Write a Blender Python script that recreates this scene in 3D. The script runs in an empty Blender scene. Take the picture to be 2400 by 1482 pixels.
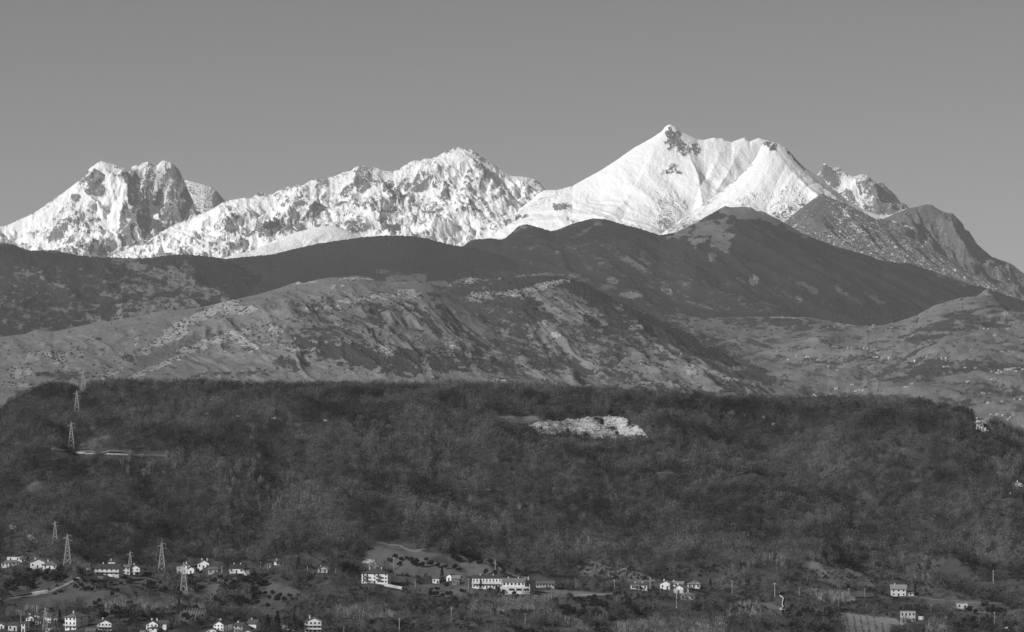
import bpy, math, random
import numpy as np
from mathutils import Vector, Matrix

# ------------------------------------------------------------------ basics
F = 8000.0          # focal length in photo pixels (photo 2400 x 1482)
CX, CY = 1200.0, 1000.0   # principal column, horizon row (camera is level, lens shifted)
rng = np.random.default_rng(11)
scene = bpy.context.scene
COL = scene.collection

def hsh(ix, iy, seed):
    h = (ix.astype(np.int64) * 374761393 + iy.astype(np.int64) * 668265263 + seed * 982451653) & 0xFFFFFFFF
    h = ((h ^ (h >> 13)) * 1274126177) & 0xFFFFFFFF
    h = ((h ^ (h >> 16)) * 2246822519) & 0xFFFFFFFF
    h ^= h >> 15
    return h
def gnoise(x, y, seed=0):
    """gradient noise, about -1..1"""
    x = np.asarray(x, float); y = np.asarray(y, float)
    ix = np.floor(x); iy = np.floor(y); fx = x - ix; fy = y - iy
    ix = ix.astype(np.int64); iy = iy.astype(np.int64)
    sx = fx * fx * fx * (fx * (fx * 6 - 15) + 10); sy = fy * fy * fy * (fy * (fy * 6 - 15) + 10)
    def g(dx, dy):
        a = hsh(ix + dx, iy + dy, seed) * (2 * math.pi / 4294967296.0)
        return np.cos(a) * (fx - dx) + np.sin(a) * (fy - dy)
    a = g(0, 0); b = g(1, 0); c = g(0, 1); d = g(1, 1)
    return ((a + (b - a) * sx) * (1 - sy) + (c + (d - c) * sx) * sy) * 1.5
def fbm(x, y, seed=0, octs=5, gain=.5, lac=2.03):
    s = 0; a = 1; n = 0
    for o in range(octs):
        s = s + a * gnoise(x, y, seed + o * 17); n += a
        a *= gain; x = x * lac + 5.3; y = y * lac + 1.7
    return s / n
def ridged(x, y, seed=0, octs=5, gain=.5, lac=2.03):
    s = 0; a = 1; n = 0; w = 1
    for o in range(octs):
        v = 1 - np.abs(gnoise(x, y, seed + o * 17)); v = v * v
        s = s + a * v * w; n += a; w = np.clip(v * 1.6, 0, 1)
        a *= gain; x = x * lac + 5.3; y = y * lac + 1.7
    return s / n
def sstep(a, b, x):
    t = np.clip((x - a) / (b - a), 0, 1); return t * t * (3 - 2 * t)
def blob(u, v, cx, cy, rx, ry, ang=0, nz=0):
    c, s = math.cos(ang), math.sin(ang)
    dx = (u - cx) * c + (v - cy) * s; dy = -(u - cx) * s + (v - cy) * c
    r = np.sqrt((dx / rx) ** 2 + (dy / ry) ** 2) + nz
    return 1 - sstep(.7, 1.15, r)
def inpoly(u, v, poly):
    ins = np.zeros(u.shape, bool); n = len(poly)
    for i in range(n):
        x1, y1 = poly[i]; x2, y2 = poly[(i + 1) % n]
        if y1 == y2: continue
        c = ((y1 > v) != (y2 > v)) & (u < (x2 - x1) * (v - y1) / (y2 - y1) + x1)
        ins ^= c
    return ins

# ------------------------------------------------------------------ tagging
def tag(o, label=None, cat=None, group=None, kind=None):
    if label: o['label'] = label
    if cat: o['category'] = cat
    if group: o['group'] = group
    if kind: o['kind'] = kind
    return o
def link(o, parent=None):
    COL.objects.link(o)
    if parent is not None: o.parent = parent
    return o
def empty(name, loc, rz=0):
    o = bpy.data.objects.new(name, None); o.empty_display_size = 1
    o.location = loc; o.rotation_euler = (0, 0, rz); return link(o)
def mesh_np(name, V, Fc, mat, parent=None, attrs=None, smooth=False, obj=True):
    """V (n,3); Fc (m,k) with k 3 or 4"""
    V = np.ascontiguousarray(V, np.float32); Fc = np.ascontiguousarray(Fc, np.int32)
    me = bpy.data.meshes.new(name)
    m, k = Fc.shape
    me.vertices.add(len(V)); me.vertices.foreach_set('co', V.ravel())
    me.loops.add(m * k); me.loops.foreach_set('vertex_index', Fc.ravel())
    me.polygons.add(m)
    me.polygons.foreach_set('loop_start', np.arange(0, m * k, k, dtype=np.int32))
    me.polygons.foreach_set('loop_total', np.full(m, k, np.int32))
    if smooth: me.polygons.foreach_set('use_smooth', np.ones(m, bool))
    for an, av in (attrs or {}).items():
        a = me.attributes.new(an, 'FLOAT', 'POINT'); a.data.foreach_set('value', np.ascontiguousarray(av, np.float32).ravel())
    me.update(calc_edges=True)
    for mm in (mat if isinstance(mat, (list, tuple)) else [mat]): me.materials.append(mm)
    if not obj: return me
    return link(bpy.data.objects.new(name, me), parent)

# ------------------------------------------------------------------ materials
def grey(v): return (v, v, v, 1)
class NT:
    def __init__(s, name):
        s.m = bpy.data.materials.new(name); s.m.use_nodes = True
        s.t = s.m.node_tree; s.n = s.t.nodes
        s.b = s.n['Principled BSDF']; s.b.inputs['Specular IOR Level'].default_value = .0
        s.b.inputs['Roughness'].default_value = .9
    def l(s, a, b): s.t.links.new(a, b)
    def inp(s, node, i, v):
        if hasattr(v, 'is_output') or isinstance(v, bpy.types.NodeSocket): s.l(v, node.inputs[i])
        else: node.inputs[i].default_value = v
    def math(s, op, a, b=0., c=None, clamp=False):
        n = s.n.new('ShaderNodeMath'); n.operation = op; n.use_clamp = clamp
        s.inp(n, 0, a); s.inp(n, 1, b)
        if c is not None: s.inp(n, 2, c)
        return n.outputs[0]
    def attr(s, name):
        n = s.n.new('ShaderNodeAttribute'); n.attribute_name = name; return n.outputs['Fac']
    def pos(s, sx=1, sy=1, sz=1, rot=(0, 0, 0), obj=False):
        if obj: o = s.n.new('ShaderNodeTexCoord').outputs['Object']
        else: o = s.n.new('ShaderNodeNewGeometry').outputs['Position']
        m = s.n.new('ShaderNodeMapping'); m.inputs['Scale'].default_value = (sx, sy, sz); m.inputs['Rotation'].default_value = rot
        s.l(o, m.inputs[0]); return m.outputs[0]
    def noise(s, vec, scale=1, detail=5, rough=.55, dist=0):
        n = s.n.new('ShaderNodeTexNoise'); s.l(vec, n.inputs['Vector'])
        n.inputs['Scale'].default_value = scale; n.inputs['Detail'].default_value = detail
        n.inputs['Roughness'].default_value = rough; n.inputs['Distortion'].default_value = dist
        return n.outputs['Fac']
    def rng(s, v, a, b, c=0, d=1, smooth=True):
        n = s.n.new('ShaderNodeMapRange'); n.interpolation_type = 'SMOOTHSTEP' if smooth else 'LINEAR'
        s.inp(n, 0, v); s.inp(n, 1, a); s.inp(n, 2, b); s.inp(n, 3, c); s.inp(n, 4, d); return n.outputs[0]
    def mix(s, f, a, b):
        n = s.n.new('ShaderNodeMix'); n.data_type = 'FLOAT'
        s.inp(n, 0, f); s.inp(n, 2, a); s.inp(n, 3, b); return n.outputs[0]
    def col(s, v):
        n = s.n.new('ShaderNodeCombineColor')
        for i in range(3): s.inp(n, i, v)
        s.l(n.outputs[0], s.b.inputs['Base Color'])
    def bump(s, h, dist, strength=1):
        n = s.n.new('ShaderNodeBump'); n.inputs['Distance'].default_value = dist; n.inputs['Strength'].default_value = strength
        s.inp(n, 'Height', h); s.l(n.outputs[0], s.b.inputs['Normal'])

def mat_var(name, v, amt=.25, scale=.5, obj=True, rough=.9, bumpd=0):
    """plain grey surface with soft natural variation"""
    t = NT(name); p = t.pos(obj=obj); n = t.noise(p, scale, 5, .6)
    t.col(t.rng(n, .25, .75, v * (1 - amt), v * (1 + amt), False)); t.b.inputs['Roughness'].default_value = rough
    if bumpd: t.bump(n, bumpd)
    return t.m

def mat_snow(name, rockv=.12, snowv=.89, k=1.6, s1=1/140, s2=1/34, streak=(1, .45, 1.0), rot=(0, 0, 0), rcap=2.0):
    t = NT(name); r = t.math('MINIMUM', t.attr('rock'), rcap)
    p = t.pos(*streak, rot=rot)
    n1 = t.noise(p, s1, 9, .70, .3); n2 = t.noise(p, s2, 6, .7, .2); n4 = t.noise(t.pos(1, 1, .5), s2 * 2.2, 4, .7)
    geo = t.n.new('ShaderNodeNewGeometry'); sep = t.n.new('ShaderNodeSeparateXYZ'); t.l(geo.outputs['Normal'], sep.inputs[0])
    steep = t.rng(sep.outputs['Z'], .80, .45, -.06, .22)
    v = t.math('ADD', r, t.math('MULTIPLY', t.math('SUBTRACT', n1, .5), k * .5))
    v = t.math('ADD', v, t.math('MULTIPLY', t.math('SUBTRACT', n2, .5), k * 1.35))
    v = t.math('ADD', v, t.math('MULTIPLY', t.math('SUBTRACT', n4, .5), k * 1.35))
    v = t.math('ADD', v, t.math('MULTIPLY', steep, t.rng(r, .15, .4)))
    f = t.rng(v, .465, .535)
    pr = t.pos(1, 1, .35); nr = t.noise(pr, 1/45, 8, .7, .6)
    rc = t.rng(nr, .25, .75, rockv * .62, rockv * 1.5, False)
    rc = t.mix(t.rng(t.noise(t.pos(1.6, 1.6, .35), s2 * 1.3, 6, .72, .4), .56, .66, 0, .45), rc, snowv)
    sn = t.rng(t.noise(p, 1/300, 5, .6), .3, .7, snowv * .94, snowv, False)
    t.col(t.mix(f, sn, rc))
    h = t.math('ADD', t.math('MULTIPLY', n1, 1.0), t.math('MULTIPLY', nr, t.math('MULTIPLY', f, .8)))
    h = t.math('MULTIPLY', h, t.rng(r, -.3, .5, .45, 1))
    t.bump(h, 32)
    return t.m

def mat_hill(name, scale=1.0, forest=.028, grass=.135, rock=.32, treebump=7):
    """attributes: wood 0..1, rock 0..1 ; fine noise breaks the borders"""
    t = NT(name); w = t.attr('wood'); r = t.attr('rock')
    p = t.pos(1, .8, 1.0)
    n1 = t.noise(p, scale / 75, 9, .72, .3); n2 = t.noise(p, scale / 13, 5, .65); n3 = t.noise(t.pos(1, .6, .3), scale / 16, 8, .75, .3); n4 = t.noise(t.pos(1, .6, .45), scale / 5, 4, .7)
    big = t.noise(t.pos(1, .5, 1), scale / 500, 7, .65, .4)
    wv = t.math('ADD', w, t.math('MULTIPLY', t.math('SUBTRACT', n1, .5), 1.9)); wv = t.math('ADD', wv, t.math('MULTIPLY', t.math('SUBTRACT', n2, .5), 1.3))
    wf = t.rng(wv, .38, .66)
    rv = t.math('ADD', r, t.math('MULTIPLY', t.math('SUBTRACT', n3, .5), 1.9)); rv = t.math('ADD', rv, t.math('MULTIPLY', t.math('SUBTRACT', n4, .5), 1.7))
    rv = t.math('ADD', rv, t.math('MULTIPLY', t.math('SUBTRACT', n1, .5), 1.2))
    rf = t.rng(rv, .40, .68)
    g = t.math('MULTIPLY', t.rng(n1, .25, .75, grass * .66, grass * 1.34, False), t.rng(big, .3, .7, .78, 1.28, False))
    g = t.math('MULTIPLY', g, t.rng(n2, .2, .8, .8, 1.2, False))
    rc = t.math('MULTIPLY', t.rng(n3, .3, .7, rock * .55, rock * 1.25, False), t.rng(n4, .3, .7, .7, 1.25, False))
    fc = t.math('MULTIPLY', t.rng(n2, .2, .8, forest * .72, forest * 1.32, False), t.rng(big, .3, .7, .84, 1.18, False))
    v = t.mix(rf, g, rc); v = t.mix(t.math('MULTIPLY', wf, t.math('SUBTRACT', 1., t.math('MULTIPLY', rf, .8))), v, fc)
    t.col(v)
    h = t.math('ADD', t.math('MULTIPLY', n2, t.math('MULTIPLY', wf, treebump)), t.math('MULTIPLY', n3, t.math('MULTIPLY', rf, 20.)))
    h = t.math('ADD', h, t.math('MULTIPLY', n1, 12.))
    t.bump(h, 1.0)
    return t.m

# ------------------------------------------------------------------ terrain sheets
class Sheet:
    pass
def grid_faces(nr, nc):
    i = np.arange(nr * nc).reshape(nr, nc)
    return np.stack([i[:-1, :-1], i[1:, :-1], i[1:, 1:], i[:-1, 1:]], -1).reshape(-1, 4)
ZG = -215.0
def sheet(name, ridge, Dr, Df, yf, mat, relief, cover, nrow=170, step=2.5, u0=-320, u1=2720, jag=0, jagw=6., seed=0, prof=.9,
          back=26, conv=0, extz=ZG - 30, label=None, fade=.16, kind='structure'):
    """polar sheet of terrain: columns are bearings, rows run from the crest towards the viewer; a back slope and a foot continue it"""
    u = np.arange(u0, u1 + step, step)
    if u0 <= -300: u = np.concatenate([np.arange(-1500, u[0] - 8, 12.), u])
    if u1 >= 2600: u = np.concatenate([u, np.arange(u[-1] + 12, 3900, 12.)])
    nc = len(u)
    rx = np.array([p[0] for p in ridge], float); ry = np.array([p[1] for p in ridge], float)
    yr = np.interp(u, rx, ry)
    if jag: yr = yr - jag * np.abs(fbm(u / jagw, u * 0 + seed, seed + 3, 4, .6)) + jag * .25 
    if callable(yf): yfo = yf(u)
    else: yfo = np.full(nc, float(yf))
    uu = np.arange(u[0], u[-1] + step, step); ysm = np.interp(uu, rx, ry)
    lv = [yr]
    for sg in (14, 34, 75, 150):
        kk = np.arange(-int(3 * sg / step), int(3 * sg / step) + 1); g = np.exp(-.5 * (kk * step / sg) ** 2); g /= g.sum()
        pad = len(kk) // 2
        lv.append(np.interp(u, uu, np.convolve(np.pad(ysm, pad, mode='edge'), g, 'valid')))
    LV = np.stack(lv)
    yfo = np.maximum(yfo, LV[3] + 12)
    Drr = Dr(u) if callable(Dr) else np.full(nc, float(Dr))
    t = np.concatenate([-np.linspace(1, 0, back, endpoint=False) ** 1.3, np.linspace(0, 1, nrow) ** 1.12, 1 + np.linspace(0, 1, 34)[1:]])
    T = t[:, None]
    q = np.clip(np.interp(np.clip(np.abs(T), 0, 1), [0, .012, .035, .10, .3], [0, 1, 2, 3, 4]), 0, 3.999); qi = q.astype(int); qf = q - qi
    yrT = np.take_along_axis(LV, np.repeat(qi, nc, 1), 0) * (1 - qf) + np.take_along_axis(LV, np.repeat(qi, nc, 1) + 1, 0) * qf
    yrT = np.maximum(yrT, yr[None] - 2 - 0 * T)
    zr = ((CY - yrT) * Drr[None] / F); zf = ((CY - yfo) * Df / F)[None]
    span = (Drr - Df)[None]
    Y = np.where(T < 0, Drr[None] - T * span * .8, np.where(T <= 1, Drr[None] - span * T, Df - (T - 1) * span * .8))
    tc = np.clip(T, 0, 1)
    z = zr + (zf - zr) * tc ** prof
    z = np.where(T < 0, zr + (np.maximum(zr - zf, 100)) * T * 1.25, z)
    z = np.where(T > 1, zf + (min(extz, 0) - zf) * (T - 1), z)
    X = (u[None] - CX) * Y / F
    w = np.where(T >= 0, sstep(0, fade, T), sstep(0, .4, -T)) * np.where(T > 1, 1 - sstep(1, 2, T) * .6, 1)
    S = Sheet(); S.u = u; S.name = name
    vs0 = CY - z * F / Y
    z = z + relief(X, Y, T, u[None] + 0 * T, vs0) * w
    S.X, S.Y, S.Z, S.T = X, Y, z, T
    S.v = CY - z * F / Y
    at = cover(u[None] + 0 * T, S.v, X, Y)
    if 'canopy' in at:
        c = at.pop('canopy'); z += c; S.v = CY - z * F / Y
    if conv:
        bl = z.copy(); 
        for ax in (0, 1):
            acc = 0
            for sh in range(-7, 8, 2): acc = acc + np.roll(bl, sh, ax)
            bl = acc / 8
        lap = np.clip((z - bl) / conv, -1, 1)
        if 'wood' in at:
            at['wood'] = at['wood'] - .34 * lap; at['rock'] = at['rock'] + .4 * lap * sstep(.0, .3, at['rock'])
        else: at['rock'] = at['rock'] + .30 * lap * sstep(.08, .3, at['rock'])
    V = np.stack([X, Y, z], -1).reshape(-1, 3)
    at = {k_: np.broadcast_to(a, X.shape).astype(np.float32) for k_, a in at.items()}
    o = mesh_np(name, V, grid_faces(*X.shape), mat, attrs=at, smooth=True)
    tag(o, label, None, None, kind); S.o = o
    return S
def hit(S, u, v):
    """where the sight line through photo pixel (u, v) first meets the sheet"""
    c = float(np.interp(u, S.u, np.arange(len(S.u)))); i = int(np.clip(math.floor(c), 0, len(S.u) - 2)); f = min(max(c - i, 0), 1)
    vs = S.v[:, i] * (1 - f) + S.v[:, i + 1] * f; zs = S.Z[:, i] * (1 - f) + S.Z[:, i + 1] * f; ys = S.Y[:, i] * (1 - f) + S.Y[:, i + 1] * f
    for r in range(len(vs) - 2, -1, -1):
        if vs[r] <= v <= vs[r + 1] or (vs[r] <= v):
            g = (v - vs[r]) / (vs[r + 1] - vs[r]) if vs[r + 1] != vs[r] else 0
            g = min(max(g, 0), 1)
            y = ys[r] + (ys[r + 1] - ys[r]) * g; z = zs[r] + (zs[r + 1] - zs[r]) * g
            return Vector(((u - CX) * y / F, y, z))
    y = ys[0]; return Vector(((u - CX) * y / F, y, zs[0]))
def zat(S, X, Y):
    """height of the near sheet (rows evenly readable) at world points (arrays)"""
    X = np.asarray(X, float); Y = np.asarray(Y, float)
    u = CX + X * F / Y; c = np.clip(np.interp(u, S.u, np.arange(len(S.u))), 0, len(S.u) - 1.001); i = c.astype(int); f = c - i
    yc = S.Y[:, 0]            # equal for every column on the near sheet
    r = np.interp(-Y, -yc, np.arange(len(yc))); r = np.clip(r, 0, len(yc) - 1.001); j = r.astype(int); g = r - j
    Z = S.Z
    return (Z[j, i] * (1 - f) + Z[j, i + 1] * f) * (1 - g) + (Z[j + 1, i] * (1 - f) + Z[j + 1, i + 1] * f) * g

def paint(u, v, base, blobs, nz):
    nz = nz * 1.9
    a = np.full(u.shape, float(base))
    for b in blobs:
        cx, cy, rx, ry, ang, val = b
        m = blob(u, v, cx, cy, rx, ry, ang, nz)
        a = a * (1 - m) + val * m
    return a
SKYW = (0.9, 0.0, 0.0); SKYS = .062; HAZE = 1.45e-5; HAZEG = 0.0; EXPO = 0.08; DENOISE = True
# ------------------------------------------------------------------ far mountains
RA = [(-400,560),(0,530),(12,530),(80,499),(112,476),(150,450),(175,431),(187,421),(200,412),(204,402),(212,392),(225,384),(232,379),(240,377),(247,380),(260,384),(282,390),(304,401),(310,390),(320,385),(325,391),(332,382),(345,379),(357,385),(367,389),(375,380),(382,375),(400,380),(412,390),(422,402),(430,420),(441,445),(452,470),(462,500),(470,520),(520,640),(700,700),(2800,800)]
RA2 = [(-400,900),(380,700),(420,440),(435,422),(455,427),(475,432),(497,439),(507,447),(515,456),(522,465),(532,474),(560,560),(640,700),(2800,900)]
RB = [(-400,800),(200,645),(295,602),(325,580),(362,555),(400,530),(437,515),(462,505),(500,488),(520,475),(532,470),(550,467),(575,463),(587,465),(600,456),(606,450),(615,450),(626,453),(637,456),(655,445),(675,437),(685,440),(700,432),(707,436),(725,424),(750,417),(770,415),(785,412),(807,402),(822,400),(835,390),(847,387),(862,391),(880,392),(900,400),(920,402),(935,396),(950,387),(958,381),(970,375),(985,377),(995,371),(1010,372),(1025,366),(1042,356),(1060,350),(1066,345),(1072,344),(1080,347),(1090,349),(1107,350),(1120,359),(1132,370),(1147,377),(1165,391),(1185,405),(1200,412),(1215,413),(1235,415),(1252,419),(1265,427),(1280,446),(1400,520),(1600,620),(2800,900)]
RB2 = [(-400,900),(440,640),(520,605),(600,585),(650,560),(700,543),(740,533),(770,529),(790,531),(815,541),(835,553),(870,570),(1000,640),(2800,900)]
RC1 = [(-400,900),(900,660),(1000,612),(1080,574),(1120,550),(1160,528),(1200,503),(1240,473),(1260,455),(1275,446),(1307,445),(1330,439),(1340,437),(1370,420),(1407,400),(1450,372),(1485,347),(1525,325),(1552,307),(1558,298),(1562,295),(1571,291),(1582,297),(1590,305),(1610,314),(1635,327),(1650,328),(1675,322),(1682,325),(1694,324),(1701,330),(1714,333),(1745,322),(1757,332),(1770,326),(1780,323),(1790,327),(1812,334),(1900,440),(2000,560),(2800,900)]
RC2 = [(-400,1000),(1400,640),(1500,578),(1550,546),(1620,499),(1690,449),(1740,407),(1770,372),(1786,340),(1794,330),(1795,327),(1800,329),(1812,333),(1824,336),(1840,345),(1855,360),(1872,380),(1887,394),(1912,410),(1950,440),(1987,470),(2025,492),(2062,504),(2080,506),(2095,501),(2125,488),(2160,500),(2300,620),(2800,900)]
RD = [(-400,1000),(1850,600),(1900,430),(1912,412),(1925,400),(1929,386),(1932,381),(1937,384),(1942,390),(1952,395),(1958,392),(1965,392),(1975,399),(1985,407),(2000,413),(2010,411),(2020,407),(2030,409),(2037,414),(2050,425),(2060,428),(2070,429),(2080,440),(2092,450),(2100,458),(2107,470),(2115,479),(2122,486),(2150,520),(2300,640),(2800,900)]
RE = [(-400,1000),(1900,640),(2030,540),(2062,517),(2095,501),(2125,489),(2150,484),(2170,479),(2185,480),(2193,487),(2200,491),(2220,500),(2232,499),(2240,507),(2257,525),(2262,538),(2272,542),(2280,556),(2290,572),(2305,585),(2325,602),(2345,609),(2370,618),(2400,641),(2440,668),(2600,730),(2800,820)]
RF = [(-400,1000),(1760,560),(1835,524),(1860,502),(1875,490),(1890,479),(1905,467),(1918,459),(1928,453),(1940,461),(1958,468),(1975,475),(2012,492),(2050,512),(2075,526),(2100,540),(2150,565),(2220,605),(2300,650),(2400,700),(2800,860)]
RG = [(-400,560),(-100,566),(0,569),(30,572),(60,585),(75,587),(130,587),(180,598),(230,603),(300,605),(345,605),(400,598),(430,596),(480,600),(530,607),(600,640),(700,700),(2800,900)]
RH = [(-400,700),(430,640),(530,607),(560,604),(600,600),(640,596),(680,586),(740,572),(800,563),(850,556),(900,552),(960,553),(1000,559),(1040,570),(1080,578),(1110,582),(1180,600),(1300,640),(1500,700),(2800,900)]
RI = [(-400,800),(1000,600),(1085,577),(1100,566),(1110,562),(1150,558),(1175,562),(1187,556),(1200,545),(1215,530),(1235,525),(1250,530),(1290,541),(1300,541),(1340,525),(1365,518),(1390,512),(1420,514),(1460,526),(1500,536),(1545,551),(1580,546),(1620,528),(1660,505),(1690,488),(1700,483),(1712,486),(1740,485),(1760,486),(1772,494),(1790,496),(1810,507),(1830,517),(1880,547),(1950,575),(2020,594),(2067,611),(2130,617),(2200,640),(2300,672),(2400,705),(2800,800)]
RJ = [(-400,800),(0,790),(60,783),(85,772),(125,777),(155,771),(225,757),(312,744),(375,730),(475,720),(537,705),(600,691),(650,677),(700,660),(710,664),(740,656),(775,650),(805,650),(837,646),(860,649),(887,659),(925,661),(975,659),(1010,667),(1050,690),(1100,722),(1160,757),(1200,785),(1260,825),(1300,845),(1360,870),(1440,890),(1600,925),(1800,985),(2100,1080),(3900,1200)]
RJ2 = [(-400,1000),(900,740),(1000,700),(1040,680),(1060,660),(1085,652),(1100,650),(1140,655),(1200,646),(1280,638),(1330,645),(1380,668),(1457,708),(1540,745),(1628,786),(1700,828),(1760,874),(1810,925),(1870,985),(2000,1060),(2300,1150),(3900,1250)]
RK = [(-400,1000),(1200,820),(1450,745),(1560,738),(1650,745),(1800,742),(1900,744),(1960,755),(2015,764),(2070,762),(2110,752),(2150,738),(2190,715),(2250,698),(2290,694),(2305,682),(2315,676),(2330,690),(2345,708),(2360,722),(2400,735),(2500,760),(2800,790),(3900,880)]

def rel_rock(A, wl, seed, soft=1.0, asp=1.6):
    def f(X, Y, T, u, v):
        wx = fbm(X / wl, Y / wl, seed + 90, 3) * wl * .35
        r = ridged((X + wx) / wl, (Y + wx) / (wl * asp), seed, 7, .52)
        g = ridged((X + wx * .5) / (wl * .28), Y / (wl * .9), seed + 40, 4, .5)
        return A * (r - .55) * 2 + A * .35 * soft * (g - .55)
    return f
def rel_soft(A, wl, seed, asp=1.4, fine=.12):
    def f(X, Y, T, u, v):
        return A * fbm((X + Y * .25) / wl, Y / (wl * asp), seed, 5, .45) * 1.6 + A * fine * fbm(X / wl * 6, Y / wl * 5, seed + 8, 4, .6)
    return f

def ribs(A, wl, ln, shear, seed):
    def f(X, Y, T, u, v):
        q = X + shear * Y; wv = fbm(q / (wl * 2.2), Y / ln, seed + 5, 3) * wl * .8
        return A * (ridged((q + wv) / wl, Y / ln, seed, 5, .5) - .5) * 2
    return f
def crease(lines):
    # sharp ribs (A > 0) and gullies (A < 0) that run down the face
    def f(X, Y, T, u, v):
        z = 0 * u
        for A, w, pl in lines:
            d = np.full(u.shape, 1e9)
            for (x1, y1), (x2, y2) in zip(pl[:-1], pl[1:]):
                q = np.clip(((u - x1) * (x2 - x1) + (v - y1) * (y2 - y1)) / ((x2 - x1) ** 2 + (y2 - y1) ** 2), 0, 1)
                d = np.minimum(d, np.hypot(u - x1 - q * (x2 - x1), v - y1 - q * (y2 - y1)))
            z = z + A * np.exp(-d * (1 + .3 * gnoise(u / 17, v / 17, 5)) / w)
        return z
    return f
def both(*fs):
    return lambda X, Y, T, u, v: sum(f(X, Y, T, u, v) for f in fs)
# --- left summits (rocky, plastered with snow)
bA = [(180,540,150,60,-.3,.36),(232,440,34,20,.1,.88),(205,418,22,16,-.6,.6),(275,400,30,14,.3,.42),(268,460,20,40,-.15,-.25),(255,490,34,34,0,-.35),(265,540,14,30,.1,-.25),
      (312,440,16,48,.12,.74),(300,520,22,55,.1,.78),(345,430,22,46,.05,.56),(338,520,16,46,.05,.84),(365,480,10,52,0,.1),(385,440,18,40,.1,.55),(372,470,14,20,0,.8),(408,425,22,40,.25,.5),
      (400,500,30,46,.1,.80),(430,480,22,46,.35,.82),(425,510,14,12,0,.9),(313,580,30,26,0,.86),(250,595,28,16,0,.78),(200,590,30,14,0,.6),(140,562,28,14,.1,.66),(180,462,12,10,0,.8),(216,490,10,14,.4,.7),(222,515,18,10,0,.65),
      (50,560,50,26,.4,.05),(85,510,40,16,-.6,.15),(110,480,50,8,-.6,.35),(190,575,18,10,0,.7)]
def cA(u, v, X, Y):
    nz = fbm(u / 26, v / 22, 5, 4) * .4
    return {'rock': -.10 + .92 * paint(u, v, .24, bA, nz) + .22 * fbm(u / 9, v / 18, 9, 3)}
M_snow_rock = mat_snow('snow_and_cliff', rockv=.16, k=1.2, s1=1/75, s2=1/17, rcap=.67)
SA = sheet('snowy_mountain', RA, 25000, 23200, lambda u: 640 + 0 * u, M_snow_rock, both(rel_rock(160, 760, 3), ribs(17, 120, 600, .22, 7), ribs(12, 60, 300, -.3, 9)), cA, conv=26,  jag=5, jagw=9, seed=1, fade=.10, u1=760, step=2.2,
           label='left twin-topped snowy rock massif')
SA2 = sheet('snowy_mountain', RA2, 26000, 24400, 640, M_snow_rock, rel_rock(110, 700, 13), lambda u, v, X, Y: {'rock': .28 + .5 * blob(u, v, 510, 470, 12, 26) + 0 * u}, jag=2, seed=4, u0=340, u1=700, nrow=90,
            label='small snowy shoulder behind the twin summit')
bB = [(850,418,22,30,.1,.95),(846,440,14,14,0,.95),(912,438,16,14,-.5,.9),(742,490,22,18,-.4,.92),(735,500,50,10,-.5,.75),(655,530,20,14,.2,.92),(690,525,30,10,.3,.75),(700,480,16,12,0,.8),
      (755,430,16,16,0,.75),(960,440,52,26,-.5,.74),(1000,478,24,24,0,.86),(960,478,12,12,0,.9),(1028,497,12,11,0,.95),(1038,460,18,14,.1,.82),(1090,405,12,14,.2,.62),(1125,385,14,20,.5,.7),(1145,410,14,16,.8,.75),
      (1125,480,30,16,.4,.6),(1100,350,24,8,.4,.55),(835,530,40,14,.2,.72),(900,500,60,20,-.2,.64),(780,470,60,18,-.4,.66),(820,465,40,12,.2,.62),(620,540,24,14,0,.72),(580,545,22,10,0,.66),
      (440,540,150,13,-.55,-.1),(400,575,90,12,-.5,.05),(650,480,16,22,0,.5),(905,480,30,12,0,.3),(870,500,24,14,0,.05),(1180,430,36,26,.3,.1),(1060,372,44,16,-.3,.12),(1020,535,60,12,0,.10),
      (1050,520,44,14,.1,.12),(920,550,70,10,0,.3),(1200,480,60,20,-.2,.25),(610,455,14,7,0,.72),(590,480,30,10,-.3,.4)]
def cB(u, v, X, Y):
    nz = fbm(u / 20, v / 18, 25, 4) * .4
    return {'rock': -.18 + .9 * paint(u, v, .40, bB, nz) + .30 * fbm(u / 10, v / 9, 29, 4)}
SB = sheet('snowy_mountain', RB, 23600, 21800, lambda u: 650 + 0 * u, M_snow_rock, both(rel_rock(100, 480, 21, asp=1.1), ribs(14, 70, 300, .3, 22)), cB, conv=18,  jag=5, jagw=7, seed=6, fade=.10, u0=150, u1=1500, step=2.2,
            label='long speckled snowy ridge in the middle')
M_snow = mat_snow('deep_snow', rockv=.12, k=1.3, s1=1/70, s2=1/16, streak=(1, .5, 1), rcap=.68)
SB2 = sheet('snowy_hill', RB2, 21600, 20400, 650, M_snow, both(rel_soft(40, 500, 33, asp=2.), ribs(8, 90, 700, -.6, 34)), lambda u, v, X, Y: {'rock': .08 + .16 * sstep(560, 600, v)}, jag=1, u0=380, u1=1060, nrow=90,
            label='smooth low snowy hump before the speckled ridge')
bC = [(1578,328,14,22,.5,1.05),(1568,312,8,12,0,.9),(1590,338,18,14,.6,.85),(1606,352,14,16,.5,.7),(1630,350,10,16,-.5,.72),(1575,395,10,14,.6,.85),(1560,404,20,7,-.25,.85),(1590,404,10,4,.2,.75),
      (1318,484,20,8,-.05,1.05),(1302,488,8,7,0,.9),(1230,507,10,4,-.3,.95),(1236,463,11,7,-.5,1.0),(1335,518,14,5,.5,.5),(1568,500,26,50,.2,.34),(1560,525,18,20,.2,.55),(1548,478,10,14,0,.5),(1600,480,14,10,.5,.4),
      (1500,540,90,10,.1,.34),(1240,490,90,8,-.5,.28),(1450,460,120,50,-.5,-.3)]
def cC(u, v, X, Y):
    nz = fbm(u / 12, v / 11, 45, 4) * .6
    return {'rock': paint(u, v, -.05, bC, nz)}
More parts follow.
